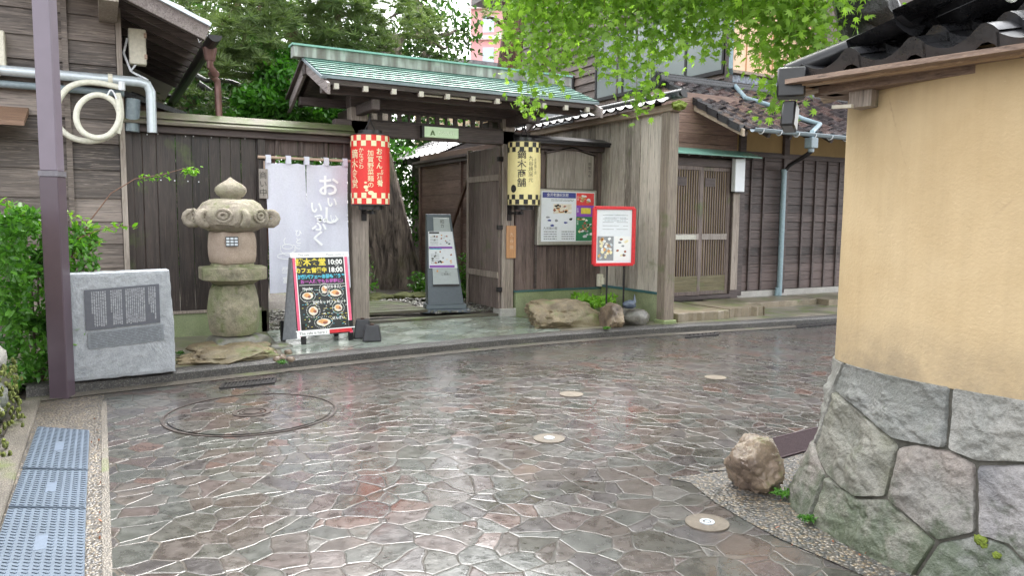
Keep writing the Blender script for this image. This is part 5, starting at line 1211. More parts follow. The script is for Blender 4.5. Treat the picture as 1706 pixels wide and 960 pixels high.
# ============================================================ STONE LANTERN
sl_=thing('stone_lantern','old mossy stone lantern with scrolled cap and latticed fire box before the dark fence','stone lantern',V(-1.63,1.15,.22))
lc=P(389,500,1.15); LX,LY=lc.x,-1.15; yaw=R(-28)
def hexs(an,z,k=6,amt=1.0):
    a=(an-yaw)%(2*math.pi/k)-math.pi/k; return 1/(math.cos(a)/math.cos(math.pi/k))**amt
def octs(a,z): return hexs(a,z,6,1)
b=MB(); b.lathe(Vector((LX,LY,0)),[(.05,.245),(.20,.25),(.225,.30),(.245,.40),(.245,.48),(.235,.58),(.215,.68),(.19,.735),(.15,.74),(.02,.74)],44,.02,lambda a,z:1-.05*abs(math.sin(3*(a)))); b.build('shaft',m_lant2,sl_,smooth=60)
b=MB(); b.lathe(Vector((LX,LY,0)),[(.05,.735),(.20,.74),(.26,.775),(.335,.79),(.34,.80),(.34,.90),(.33,.91),(.22,.915),(.21,.94),(.02,.94)],48,.006,octs); b.build('platform',m_lant2,sl_,smooth=35)
b=MB(); b.lathe(Vector((LX,LY,0)),[(.05,.935),(.22,.937),(.245,.955),(.258,1.02),(.262,1.10),(.258,1.18),(.245,1.235),(.22,1.25),(.02,1.25)],48,.006,lambda a,z:hexs(a,z,4,.55)*.92); fb_=b.build('fire_box',m_lantp,sl_,smooth=50)
def fy(px,py,v=.0): return P(px,py,1.15+v)
w0=fy(374,394,.245); w1=fy(398,411,.245); fr=Vector((w1.x-w0.x,0,0))
dirc=Vector((CAM.x-LX,CAM.y-LY,0)).normalized(); side=Vector((-dirc.y,dirc.x,0)); wc=Vector((LX,LY,(w0.z+w1.z)/2))+dirc*.246; hw_=.056; hh_=.046
b=MB(); b.prism([wc-side*hw_+Vector((0,0,-hh_)),wc+side*hw_+Vector((0,0,-hh_)),wc+side*hw_+Vector((0,0,hh_)),wc-side*hw_+Vector((0,0,hh_))],dirc*.012); win=b.build('window',m_blk,fb_)
b=MB()
for i in range(3):
    for j in range(3):
        c_=wc+side*(-.036+.036*i)+Vector((0,0,-.028+.028*j))+dirc*.0125; b.prism([c_-side*.014+Vector((0,0,-.010)),c_+side*.014+Vector((0,0,-.010)),c_+side*.014+Vector((0,0,.010)),c_-side*.014+Vector((0,0,.010))],dirc*.001)
b.build('pane',m_ltb,win)
b=MB(); b.lathe(Vector((LX,LY,0)),[(.05,1.245),(.22,1.25),(.31,1.285),(.375,1.32),(.385,1.37),(.375,1.42),(.33,1.47),(.29,1.52),(.22,1.555),(.10,1.56),(.02,1.56)],48,.012,lambda a,z:hexs(a,z,6,.45)*.95)
for k_ in range(6):
    a=k_*math.pi/3+yaw+R(8); c_=Vector((LX+.365*math.cos(a),LY+.365*math.sin(a),1.385)); tdir=Vector((-math.sin(a),math.cos(a),0)); od=Vector((math.cos(a),math.sin(a),0))
    pts_=[c_+od*(-.13)+Vector((0,0,-.02))]
    for t in range(17):
        th=R(-110+t*34); rr_2=.072*(1-t*.045); pts_.append(c_+od*(rr_2*math.cos(th))+Vector((0,0,rr_2*math.sin(th))))
    b.tube(pts_,[.045]+[.037*(1-.03*t) for t in range(17)],10)
for k_ in range(6):   # raised rosettes between the scrolls
    a=k_*math.pi/3+yaw+R(38); o_=Vector((math.cos(a),math.sin(a),0)); t_d=Vector((-math.sin(a),math.cos(a),0)); c_=Vector((LX,LY,1.40))+o_*.345
    for rr_2,rt in ((.075,.014),(.035,.016)): b.tube([c_+t_d*(rr_2*math.cos(q*math.pi/8))+Vector((0,0,.75*rr_2*math.sin(q*math.pi/8))) for q in range(17)],rt,6)
b.build('cap',m_lant,sl_,smooth=50)
b=MB(); b.lathe(Vector((LX,LY,0)),[(.02,1.555),(.09,1.555),(.095,1.575),(.13,1.60),(.148,1.635),(.145,1.665),(.11,1.70),(.06,1.725),(.03,1.745),(.012,1.765),(.002,1.77)],32,.01,lambda a,z:1+.03*math.sin(6*a)); b.build('finial',m_lant,sl_,smooth=60)
b=MB(); rock(b,V(-1.72,1.58,.10),(.50,.30,.14),51,.22,12,.8,5); rb_=tag(b.build('base_rock',m_rock,None,smooth=50,loc=V(-1.72,1.58,.08)),'broad flat brown rock along the kerb in front of the stone lantern','rock')
for i,(px,py,v,sx,sz,lab) in enumerate([(397,578,1.36,.19,.055,'flat oval stone under the middle of the lantern foot'),(426,577,1.30,.15,.05,'rounded stone under the right of the lantern foot'),(350,578,1.30,.22,.05,'mossy flat stone under the left of the lantern foot'),(462,578,1.15,.16,.05,'dark flat stone right behind the lantern foot')]):
    p=P(px,py,v); b=MB(); rock(b,(p.x,p.y,p.z),(sx,sx*.8,sz),60+i,.08,5,.8,3); tag(b.build('foot_stone',m_rock if i<3 else m_rock2,None,smooth=50,loc=(p.x,p.y,.1)),lab,'stone','flat stones under the stone lantern')
b=MB(); rock(b,(LX,LY,.16),(.36,.34,.09),77,.05,5,.9,3); tag(b.build('footing_stone',m_rock2,None,smooth=50,loc=(LX,LY,.08)),'hidden grey footing stone carrying the shaft of the lantern','stone')
for i,(px,py) in enumerate([(470,596),(480,588),(462,600),(313,602),(455,590),(484,600)]):
    p=G(px,py,.10); b=MB(); rock(b,(p.x,p.y,.105),(.04,.035,.03),80+i,.1,4,0,2); tag(b.build('pebble',m_rock3,None,smooth=50,loc=(p.x,p.y,.08)),['brown pebble at the right front corner of the lantern rock','rounded pebble nearest the chalkboard behind the lantern rock','small pebble hugging the front of the lantern rock','lone pebble between the monument and the lantern rock','pebble tucked behind the right end of the lantern rock','outermost pebble by the slate slabs right of the lantern rock'][i],'pebble','pebbles by the stone lantern')

# ============================================================ ROCKS BY THE FENCE
p=G(960,547,.08); b=MB(); rock(b,(p.x-.02,p.y+.28,.15),(.66,.36,.29),12,.20,11,.8,5); tag(b.build('boulder',m_rock,None,smooth=35,loc=(p.x,p.y+.3,.08)),'long creased ochre boulder at the foot of the brown fence','boulder')
p=G(1028,548,.08); b=MB(); rock(b,(p.x+.05,p.y+.18,.18),(.14,.2,.20),13,.16,8,0,4); tag(b.build('boulder',m_rock3,None,smooth=40,loc=(p.x+.05,p.y+.2,.08)),'small brown rock wedged at the right end of the ochre boulder','boulder')
p=G(1062,543,.08); b=MB(); rock(b,(p.x,p.y+.12,.17),(.24,.18,.16),14,.08,6,.7,4); tag(b.build('boulder',m_rock2,None,smooth=45,loc=(p.x,p.y+.1,.08)),'squat layered grey stone beside the foot of the side wall post','boulder')
pb=P(1049,505,1.45); b=MB(); rock(b,(pb.x,pb.y,pb.z-.02),(.095,.07,.055),15,.15,4,0,3); b.add([(pb.x+.03,pb.y-.03,pb.z),(pb.x+.09,pb.y-.02,pb.z),(pb.x+.075,pb.y,pb.z+.11),(pb.x+.05,pb.y+.03,pb.z)],[(0,1,2),(1,3,2),(3,0,2)])
tag(b.build('figurine',plain('slate_blue_glaze',(.055,.075,.11),.35),None,smooth=40,loc=(pb.x,pb.y,pb.z)),'small slate blue bird shaped ornament on top of the grey stone','ornament')
b=MB(); p=P(1001,467,.05); b.box(p.x-.06,p.x+.06,-.10,-.02,p.z-.09,p.z+.09); b.box(p.x-.03,p.x+.03,-.13,-.10,p.z-.06,p.z+.04); tag(b.build('power_socket',m_cream,None,bev=.01,loc=V(3.44,.05,.6)),'small white socket box low on the fence behind the red sign legs','socket')
b=MB(); p=P(1020,462,.06); b.box(p.x-.07,p.x+.07,-.12,-.02,p.z-.22,p.z+.1); tag(b.build('meter_box',m_black,None,bev=.01,loc=(p.x,-.05,p.z)),'small black box low on the fence behind the red framed sign','box')
# foreground bollard rock
p=G(1265,838,0); b=MB(); rock(b,(p.x+.13,p.y+.15,.105),(.155,.155,.17),23,.22,9,0,5); tag(b.build('boulder',m_rock3,None,smooth=40,loc=(p.x,p.y+.1,0)),'wet knobbly brown boulder standing alone before the near stone wall','boulder')

# ============================================================ STREET METALWORK
po=thing('steel_pole','tall square brown steel pole beside the grey stone monument','pole',V(-3.06,2.25,0))
q=G(104,664,0.0); pxm,pym=q.x,q.y+.06
b=MB(); b.M=Matrix.Translation((pxm,pym,0))@Matrix.Rotation(R(-22),4,'Z'); b.box(-.066,.066,-.066,.066,-.02,1.68); b.build('lower_shaft',m_pole,po,bev=.006)
b=MB(); b.M=Matrix.Translation((pxm,pym,0))@Matrix.Rotation(R(-22),4,'Z'); b.box(-.061,.061,-.061,.061,1.72,6.5); b.build('upper_shaft',plain('lilac_painted_steel',(.175,.145,.18),.35,var=.05,sc=6),po,bev=.006)
b=MB(); b.M=Matrix.Translation((pxm,pym,0))@Matrix.Rotation(R(-22),4,'Z'); b.box(-.069,.069,-.069,.069,1.68,1.72); b.build('collar',m_band,po)
b=MB(); b.tube([(pxm-.11,pym+.1,0),(pxm-.11,pym+.1,.9)],.02,8); 
# ramp plates
PL=[[(62,710),(149,716),(146,781),(37,778)],[(37,781),(146,783),(143,845),(14,842)],[(13,845),(143,847),(140,975),(-30,975)]]
LBL=['blue grey ribbed steel ramp plate farthest from the camera','blue grey ribbed steel ramp plate in the middle of the row','blue grey ribbed steel ramp plate nearest the camera']
for i,qd in enumerate(PL):
    c=[G(x,y,.03) for x,y in qd]; t=thing('ramp_plate',LBL[i],'ramp plate',Vector((c[0].x,c[0].y,0)),'steel plates over the left gutter')
    b=MB(); b.prism([Vector((q.x,q.y,.004+.022)) for q in c[::-1]],(0,0,-.022)); b.build('plate',m_plate,t,bev=.004)
    b=MB(); a0,a1,a2,a3=[Vector((q.x,q.y,.027)) for q in c]; nc,nr_=9,int((a0-a3).length/.032)
    for x in range(nc):
        for y in range(nr_):
            s_=(x+.5)/nc; t_=(y+.5)/nr_; q=(a0.lerp(a1,s_)).lerp(a3.lerp(a2,s_),t_); d_=(a1-a0).normalized()*.011; 
            if .42<s_<.58 and .38<t_<.62: continue
            b.beam(q-d_+Vector((0,.004,0)),q+d_-Vector((0,.004,0)),.007,.005)
    b.build('tread',m_plate,t)
    b=MB(); q=(a0+a1+a2+a3)/4; b.beam(q+Vector((0,-.08,-.002)),q+Vector((.0,.08,-.002)),.045,.004); b.build('maker_label',plain('worn_plate_mark',(.112,.146,.20),.4),t)
m_ring=plain('worn_brown_iron',(.065,.052,.048),.35,.3,var=.4,sc=14)
# manhole with inlaid paving
mh=thing('manhole_cover','large round manhole cover inlaid with paving stones inside a rusty ring','manhole cover',V(-1.86,3.35,0))
mc=V(-1.86,3.37,0)
def ring(b,c,r0,r1,z,n=64,h=.008):
    vs=[]
    for k_ in range(n):
        a=2*math.pi*k_/n
        for r_,zz in ((r0,z),(r1,z),(r1,z-h),(r0,z-h)): vs.append((c.x+r_*math.cos(a),c.y+r_*math.sin(a),zz))
    b.add(vs,[(4*k_+j,4*((k_+1)%n)+j,4*((k_+1)%n)+(j+1)%4,4*k_+(j+1)%4) for k_ in range(n) for j in range(4)])
b=MB(); ring(b,mc,.574,.590,.0065); b.build('outer_ring',m_ring,mh)
b=MB(); b.poly([(mc.x+.55*math.cos(k_*math.pi/32),mc.y+.55*math.sin(k_*math.pi/32),.006) for k_ in range(64)]); b.build('stone_infill',m_pave,mh)
b=MB(); ring(b,mc,.10,.13,.012); ring(b,mc,.0001,.055,.012); ring(b,mc,.07,.085,.011); b.build('centre_boss',m_ring,mh)
m_disc=stone('disc_concrete',(0.127,0.104,0.081),(0.184,0.156,0.121),None,20,.4,.003)
# pavement studs
for i,(px,py,lab) in enumerate([(1178,873,'round pale concrete disc with metal centre in the paving nearest the camera'),(915,732,'round pale concrete disc with metal centre in mid street'),(952,658,'plain round pale concrete disc behind the mid street one'),(1192,630,'plain round pale disc farthest along the street')]):
    c=G(px,py,0); t=thing('paving_disc',lab,'paving disc',c,'round discs set in the street paving')
    rr_=.10 if i<2 else .095; b=MB(); ring(b,c,.0001,rr_,.007,28); b.build('concrete',m_disc,t)
    if i<2: b=MB(); ring(b,c,.020,.034,.011,20); ring(b,c,.0001,.012,.011,16); b.build('metal_stud',m_galv,t)
# grates
def grate(name,lab,quad,n,mat,along=0,z=.012):
    c=[G(x,y,0) for x,y in quad]; t=thing(name,lab,'drain grate',Vector((c[0].x,c[0].y,0)))
    b=MB(); b.prism([Vector((q.x,q.y,.003)) for q in c[::-1]],(0,0,-.02)); b.build('pit',m_blk,t)
    b=MB()
    for k_ in range(n):
        s_=(k_+.5)/n
        p_,q_2=(c[0].lerp(c[1],s_),c[3].lerp(c[2],s_)) if along==0 else (c[0].lerp(c[3],s_),c[1].lerp(c[2],s_))
        wdt=((c[1]-c[0]).length if along==0 else (c[3]-c[0]).length)/n*.5
        b.beam(p_+Vector((0,0,z-.004)),q_2+Vector((0,0,z-.004)),wdt,.008)
    b.build('bars',mat,t)
    b=MB(); cc_=[Vector((q.x,q.y,z-.003)) for q in c]
    for k_ in range(4): b.beam(cc_[k_],cc_[(k_+1)%4],.014,.010)
    b.build('frame',mat,t)
grate('drain_grate','ribbed brown drain grate in the paving behind the lone boulder',[(1255,742),(1368,714),(1385,742),(1292,768)],22,m_grate,1)
grate('drain_grate','small dark drain grate at the kerb in front of the stone lantern',[(372,641),(460,632),(456,640),(366,649)],16,m_iron,0)
grate('drain_grate','short dark grate at the kerb before the side wall',[(1142,560),(1197,555),(1197,559),(1142,564)],8,m_iron,0)
grate('drain_grate','dark drain slot at the kerb before the right house wall',[(1328,543),(1392,537),(1392,541),(1328,547)],8,m_iron,0)

# ============================================================ VEGETATION
def stems(name,paths,mat,parent,r0,r1,seg=6):
    for pth in paths:
        b=MB(); n=len(pth); b.tube(pth,[r0+(r1-r0)*i/(n-1) for i in range(n)],seg); b.build(name,mat,parent,smooth=60)
def curve(p,q,sag=0,n=8,wob=.05,seed=0):
    p=Vector(p);q=Vector(q); out=[]
    for i in range(n+1):
        t=i/n; c=p.lerp(q,t); c+=Vector((noise.noise(c*1.3+Vector((seed,0,0))),noise.noise(c*1.3+Vector((0,seed,5))),noise.noise(c*1.7+Vector((3,0,seed)))))*wob*math.sin(math.pi*t); c.z+=sag*math.sin(math.pi*t); out.append(c)
    return out
def trunk(b,pts,rad,seed,seg=28,flute=.18,n=40):
    """barky tapered trunk through points with radii"""
    pts=[Vector(p) for p in pts]; vs=[]
    for i in range(n+1):
        t=i/n*(len(pts)-1); k_=min(int(t),len(pts)-2); f=t-k_; c=pts[k_].lerp(pts[k_+1],f); r=rad[k_]+(rad[k_+1]-rad[k_])*f
        for j in range(seg):
            a=2*math.pi*j/seg; d=Vector((math.cos(a),math.sin(a),0)); q=noise.fractal(Vector((d.x*1.6+seed,d.y*1.6,c.z*.5)),1,2,4)
            vs.append(c+d*r*(1+flute*q+.08*noise.noise(Vector((d.x*5,d.y*5+seed,c.z*3)))))
    b.add(vs,[(i*seg+j,i*seg+(j+1)%seg,(i+1)*seg+(j+1)%seg,(i+1)*seg+j) for i in range(n) for j in range(seg)])

# leafy shrub at the left behind the pole
sh=thing('leafy_shrub','bushy bright green shrub with an arching red shoot growing behind the steel pole','shrub',V(-3.2,2.0,.05))
bl_=[((-3.30,-1.95,.35),(.20,.26,.30),.8),((-3.25,-1.75,.75),(.30,.32,.34),1.1),((-3.28,-1.6,1.15),(.28,.3,.28),.9),((-3.02,-1.75,.55),(.16,.22,.40),.5),((-3.35,-2.2,.9),(.12,.18,.4),.4),((-3.0,-1.75,1.05),(.24,.2,.16),.35),((-3.3,-2.1,1.35),(.16,.2,.12),.25),((-2.95,-1.55,1.2),(.18,.2,.10),.2)]
leaves('foliage',blobpts(bl_,1500,.5),m_shrub,sh,(.05,.085),droop=.25)
sp_=[[(125,400),(160,385),(195,376),(226,378)],[(120,430),(140,410),(175,400)],[(118,545),(135,542),(142,552)],[(60,370),(100,350),(150,372)],[(20,345),(40,360),(80,372)],[(90,440),(130,425),(160,410)],[(118,575),(130,580)],[(50,620),(80,640),(88,650)],[(5,330),(20,350),(30,370)]]
pp=[];pths=[]
for k_,s_ in enumerate(sp_):
    ps=[P(x,y,1.95 if x<119 else 2.12 if y>500 else 1.7) for x,y in s_]; pths.append(ps if len(ps)>1 else ps*2)
    for a_,c_ in zip(ps,ps[1:]):
        n=max(4,int((c_-a_).length/.016))
        for i in range(n): q=a_.lerp(c_,i/n); pp.append((q.x+random.uniform(-.03,.03),q.y+random.uniform(-.05,.05),q.z+random.uniform(-.03,.03)))
leaves('foliage',pp,leafmat('shrub_leaf_bright',(.10,.27,.02),(.26,.45,.04),.35),sh,(.045,.075),droop=.2,label='bright yellow green young shoots')
stems('stem',pths,m_twig,sh,.005,.002)
arch=[P(x,y,1.6) for x,y in [(118,430),(150,368),(185,322),(225,298),(270,291),(305,281),(325,283)]]; stems('stem',[arch],m_twig,sh,.006,.002)
pp=[]; 
for i in range(60): q=P(random.gauss(318,8),random.gauss(284,3.5),1.6); pp.append(tuple(q))
for cx_,cy_ in ((255,296),(237,297),(275,291),(262,293),(248,294)):
    for i in range(7): pp.append(tuple(P(random.gauss(cx_,5),random.gauss(cy_,2.5),1.6)))
leaves('foliage',pp,m_fern,sh,(.03,.05),droop=.3,label='tip leaves of the arching red shoot')
stems('stem',[curve(V(-3.25,1.95,.0),V(-3.28+.1*i,1.7+.1*(i%3),1.1),0,6,.1,i) for i in range(5)],m_bark,sh,.012,.005)

# maple over the street, trunk behind the near wall
mp_=thing('maple_tree','maple with fresh green leaves over the street and a black wet trunk behind the wall','maple tree',V(1.6,6.0,0))
tb=D(1412,20,5.2); b=MB(); trunk(b,[(tb.x+1.0,tb.y-.25,-.05),(tb.x+.85,tb.y-.1,1.3),(tb.x+.3,tb.y,2.5),(tb.x-.05,tb.y+.05,3.6),(tb.x-.3,tb.y+.3,4.8)],[.26,.19,.17,.16,.09],9,28,.35); rock(b,(tb.x+.12,tb.y-.16,2.85),(.14,.13,.12),33,.3,5,0,3); b.build('trunk',m_barkd,mp_,smooth=60)
top=Vector((tb.x-.05,tb.y+.05,3.4))
sprays=[(900,-60,878,172,6.3,.9),(880,-40,850,110,6.5,.7),(905,-60,905,110,6.2,.9),(940,-70,935,118,6.0,.9),(955,-60,900,148,6.1,.7),(985,-70,965,95,6.0,.9),(1010,-70,1005,100,5.9,.9),(1065,-70,1060,172,5.7,1.),(1045,-60,1040,125,5.8,.9),(1090,-60,1080,150,5.8,.5),(1110,-60,1105,80,5.7,.8),(1150,-60,1145,70,5.6,.8),(1185,-60,1190,88,5.6,.6),(1240,-60,1235,70,5.3,.6),(1290,-60,1285,85,5.2,.9),(1330,-60,1325,110,5.1,1.),(1345,-50,1300,160,5.2,.8),(1330,0,1290,188,5.3,.7),(1360,-30,1352,95,5.0,1.),(860,-60,838,70,6.7,.5),(1120,20,1133,85,6.2,.4),(975,20,950,60,6.6,.6),(1225,-60,1210,45,5.8,.6),(1275,-30,1262,75,5.7,.6)]
pp=[];tw=[]
for i,(x0_,y0_,x1_,y1_,dep,wt) in enumerate(sprays):
    a_=D(x0_,y0_,dep-.2); c_=D(x1_,y1_,dep); mid=a_.lerp(c_,.5)+Vector((0,0,.12)); pth=[a_,a_.lerp(mid,.6)+Vector((0,0,.03)),mid,mid.lerp(c_,.5),c_]; tw.append(curve(top,a_,.35,8,.25,i)); tw.append(pth)
    n=int(300*wt)
    for k_ in range(n):
        t=random.random()**.8; q=a_.lerp(c_,t)+Vector((0,0,.12*math.sin(math.pi*t))); sg_=.17*(1-.72*t)+.025
        pp.append((q.x+random.gauss(0,sg_),q.y+random.gauss(0,sg_),q.z+random.gauss(0,sg_*.55)-abs(random.gauss(0,.05))))
for k_ in range(4200):
    x=random.uniform(845,1375); y=random.uniform(-70,34)-abs(random.gauss(0,10)); dep=6.4-(x-850)/500*1.2+random.uniform(-.6,.8)
    q=D(x,y,dep)
    if noise.noise(q*1.6)>-.12: pp.append(tuple(q))
leaves('foliage',pp,m_maple,mp_,(.042,.075),(MAP,MAPF),droop=.9,spread=1.2)
bl_=[((tb.x-.9+random.uniform(-1.5,2.2),tb.y+random.uniform(-.7,2.4),3.8+random.uniform(.1,1.9)),(.8,.8,.4),1) for _ in range(26)]
leaves('foliage',blobpts(bl_,420,.2),m_maple,mp_,(.08,.12),(MAP,MAPF),droop=.5)
stems('branch',tw[0::2],m_barkd,mp_,.012,.004,5); stems('twig',tw[1::2],m_twig,mp_,.004,.0012,4)
stems('branch',[curve(top-Vector((0,0,.3)),D(900,-160,6.2),.3,10,.4,3),curve(top,D(1100,-160,5.8),.2,8,.3,5)],m_barkd,mp_,.07,.02,8)

# pines and other trees in the garden
def pine(name,label,tr,rad,bark,blobs,nt_,mat,cat='pine tree',branches=(),L=.14,nn=42,nw=.0045,loc=None,crown=()):
    t=thing(name,label,cat,loc or Vector(tr[0]),'trees in the garden behind the gate'); b=MB(); trunk(b,tr,rad,len(name)+len(label),20); b.build('trunk',bark,t,smooth=60)
    pts_=blobpts([(tuple(c),r,w) for c,r,w in blobs],nt_,.25); needles('needles',pts_,mat,t,L,nn,nw)
    if crown:
        cp_=blobpts([((u,-v,z),r,w) for u,v,z,r,w in crown],70,.2); needles('needles',cp_,m_needled,t,.26,34,.013)
        for i,(u,v,z,r,w) in enumerate(crown): c0_=Vector(tr[-1]).lerp(Vector(tr[-2]),.5); stems('branch',[curve(c0_,V(u,v,z),.1,6,.2,i)],bark,t,.05,.02,6)
    for i,br in enumerate(branches): stems('branch',[curve(br[0],br[1],br[2] if len(br)>2 else .2,9,.25,i)],bark,t,.06,.02,8)
    return t
pine('pine_tree','long needled pale green pine between the left house eave and the gate roof',[V(-.75,-3.2,.1),V(-.5,-3.1,2.4),P(492,68,-3),P(452,-10,-3),V(-.9,-3,7)],[.17,.14,.12,.10,.05],m_barkr,
 [(P(405,62,-1.6),(.55,.5,.30),1.1),(P(395,105,-1.5),(.40,.4,.24),.9),(P(440,20,-1.8),(.6,.5,.30),1.1),(P(345,95,-2.4),(.45,.45,.30),.8),(P(560,30,-2.5),(.8,.6,.35),1.2),(P(640,20,-2.3),(.7,.6,.32),1.1),(P(600,68,-2.2),(.6,.5,.22),.9),(P(520,-10,-2.6),(.9,.6,.35),1.2),(P(370,10,-2.6),(.8,.6,.4),1.0),(P(430,-60,-2.4),(1.,.8,.5),1.2),(P(600,-70,-2.6),(1.2,.8,.5),1.4),(P(700,40,-2.8),(.35,.4,.28),.5),(P(545,62,-2.2),(.45,.4,.2),.6)],
 80,m_needle,branches=[(P(478,40,-3),P(400,80,-1.7)),(P(478,30,-3),P(600,40,-2.4)),(P(470,20,-3),P(430,20,-1.9)),(P(452,-20,-3),P(360,60,-2.5)),(P(560,20,-2.6),P(585,75,-2.2),.0)],L=.21,nn=50,nw=.006,crown=[(-1.2,-3,6.9,(1.5,1.2,.6),1.6),(-2.0,-3.2,6.0,(1.3,1.1,.5),1.3),(.0,-3.4,6.1,(1.1,1.,.5),1.2),(-.6,-2.6,5.3,(1.2,.9,.4),1.2),(-1.3,-3.4,7.8,(1.0,1,.5),1.)])
pine('pine_tree','dark pine with a crooked black limb behind the left house downpipe',[V(-2.6,-5,.1),V(-2.3,-5,2.5),V(-1.9,-5,4.2),V(-2.2,-5,7)],[.2,.16,.13,.06],m_barkd,
 [(P(320,165,-4),(.7,.5,.22),.8),(P(290,130,-4.4),(.6,.5,.3),.8),(P(460,100,-4),(.8,.5,.3),.9),(P(440,150,-4.2),(.6,.4,.2),.4),(P(480,110,-4.4),(.8,.5,.35),1.),(P(360,20,-5),(1.2,.8,.5),1.3),(P(500,40,-5),(1.3,.8,.6),1.4),(P(620,60,-4.6),(1.,.6,.45),1.1),(P(330,-60,-5),(1.5,1,.7),1.2)],
 70,m_needled,branches=[(V(-2.0,-5,3.6),P(300,160,-4.1),-.1),(V(-2.0,-5,3.5),P(470,150,-4.2),.1),(P(330,140,-4.2),P(420,175,-4.3),-.1),(P(380,120,-4.2),P(455,150,-4.3),.1)],L=.15,nn=40,nw=.006,crown=[(-2.4,-5,7.2,(1.6,1.3,.7),1.7),(-3.6,-5,6.2,(1.4,1.1,.6),1.4),(-1.2,-5.2,6.3,(1.3,1.1,.6),1.4),(-2.2,-5,8.3,(1.1,1,.6),1.)])
pine('conifer_tree','layered dark conifer with the huge mossy trunk seen through the gate opening',[V(1.9,-4.2,.1),V(1.85,-4.1,.7),V(1.65,-4.0,1.7),V(1.45,-4.0,2.7),V(1.9,-4.2,4.6),P(712,60,-4.3),V(2.15,-4.5,6.0)],[.56,.45,.36,.27,.22,.17,.06],m_barkg,
 [(P(735,60,-4.2),(.55,.5,.16),.8),(P(700,28,-4.2),(.7,.6,.2),1.),(P(745,92,-4.0),(.4,.4,.10),.4),(P(700,88,-4.0),(.4,.5,.10),.5),(P(700,-10,-4.4),(.5,.7,.25),.9),(P(655,0,-4.0),(.7,.6,.3),1.),(P(680,-60,-4.5),(.55,.7,.5),1.0),(P(640,95,-3.9),(.5,.4,.12),.5),(P(590,90,-3.6),(.5,.4,.16),.6),(P(640,-90,-4.5),(1.2,1,.8),1.2)],
 60,m_needled,cat='conifer',branches=[(P(712,55,-4.3),P(745,78,-4.1),-.05),(P(712,90,-4.3),P(690,98,-4.0),.05),(P(712,20,-4.3),P(650,30,-4.0),.1),(P(714,70,-4.3),P(760,50,-4.2),.05)],L=.10,nn=44,nw=.007,crown=[(1.5,-4.6,6.0,(.8,.8,.45),.9),(.9,-4.4,6.6,(.8,.8,.5),.8)])
pine('red_pine_tree','tall reddish barked pine trunk rising behind the right half of the gate roof',[V(3.9,-3.6,.1),V(4.1,-3.8,2.5),P(850,110,-4),P(858,40,-4),P(845,-40,-4),V(4.6,-4,8.6)],[.30,.27,.22,.20,.17,.08],m_barkr,
 [(P(815,18,-3.6),(.28,.3,.14),.30),(P(880,-50,-4),(.5,.6,.3),.7),(P(950,-90,-4),(.8,.8,.4),1.2),(P(1195,40,-2.2),(.5,.5,.3),.45)],
 50,m_needle,branches=[(P(850,20,-4),P(812,30,-3.7),-.15)],L=.16,nn=30,nw=.005,crown=[(5.4,-3.8,8.4,(1.4,1.2,.6),1.5),(6.2,-4.2,7.4,(1.3,1.1,.5),1.3),(5.3,-4.6,9.2,(1.,1,.5),1.),(5.2,-3.2,6.6,(.9,.8,.4),.8)])
t=thing('laurel_tree','glossy leafed evergreen shrub rising above the left fence beside the gate roof','shrub',V(-1,-1.6,.1))
b=MB(); trunk(b,[V(-1.,-1.7,.1),V(-1.,-1.7,1.4),V(-.9,-1.8,2.6)],[.06,.05,.03],3,10); b.build('trunk',m_bark,t)
leaves('foliage',blobpts([(tuple(P(430,170,-1.2)),(.30,.4,.22),.8),(tuple(P(470,140,-1.4)),(.36,.4,.30),1.1),(tuple(P(515,180,-1.6)),(.40,.4,.35),1.1),(tuple(P(470,185,-1.3)),(.5,.4,.22),1.2),(tuple(P(450,95,-1.9)),(.35,.35,.22),.6),(tuple(P(560,190,-1.7)),(.4,.4,.2),.8),(tuple(P(410,195,-1.2)),(.22,.3,.12),.4)],1500,.45),m_laurel,t,(.07,.11),droop=.25)
# far background foliage and beige building behind the garden
t=thing('evergreen_trees','dense dark evergreen tree standing far back beyond the garden fence','tree',V(-2,-9,0))
b=MB(); trunk(b,[V(-1,-9,0),V(-1,-9,3),V(-1,-9,6.3)],[.3,.25,.1],4,12); b.build('trunk',m_bark,t)
t.name='evergreen_tree'
leaves('foliage',blobpts([((-3+1.3*i+random.uniform(-.4,.4),8.6+random.uniform(-.5,1),2.0+random.uniform(0,4.2)),(1.2,.8,1.0),1) for i in range(7) for _ in range(5)],900,.3),leafmat('dark_leaf',(.018,.05,.012),(.05,.12,.025),.4,.3),t,(.13,.2))
t=thing('evergreen_tree','rounded dark green tree seen low through the gate behind the mossy trunk','tree',V(1,-6.2,0))
b=MB(); trunk(b,[V(1,-6.4,0),V(1,-6.4,2)],[.12,.08],5,10); b.build('trunk',m_bark,t)
leaves('foliage',blobpts([((-.9,6.4,.9),(.9,.6,.9),1.2),((.4,6.3,1.9),(1.,.6,.7),1.),((-1.7,6.2,2.1),(1.1,.6,.8),1.),((1.0,6.8,2.6),(.8,.6,.7),.9),((3.0,7.6,1.4),(.8,.5,1.2),1.),((.2,6.5,.7),(.9,.5,.7),1.),((2.6,6.2,1.6),(1.0,.6,.9),1.2),((2.2,6.2,2.8),(.9,.6,.6),.8),((-.2,6.3,1.5),(.8,.5,.9),.9),((1.6,6.0,1.2),(.8,.5,1.0),1.)],1500,.3),m_laurel,t,(.09,.14))
bb=thing('beige_building','plain pale beige building glimpsed between the pine branches behind the left fence','building',V(-4,-11,0))
b=MB(); b.box(-9,1.2,11,14,0,4.7); b.build('wall',m_beige,bb)
b=MB(); b.box(-9.3,1.5,10.7,14.3,4.7,4.9); b.build('roof',m_tileg,bb)
for x in (-6,-3.5,-1): b=MB(); b.box(x,x+.9,10.97,11.0,2.4,3.6); b.build('window',m_gray,bb)
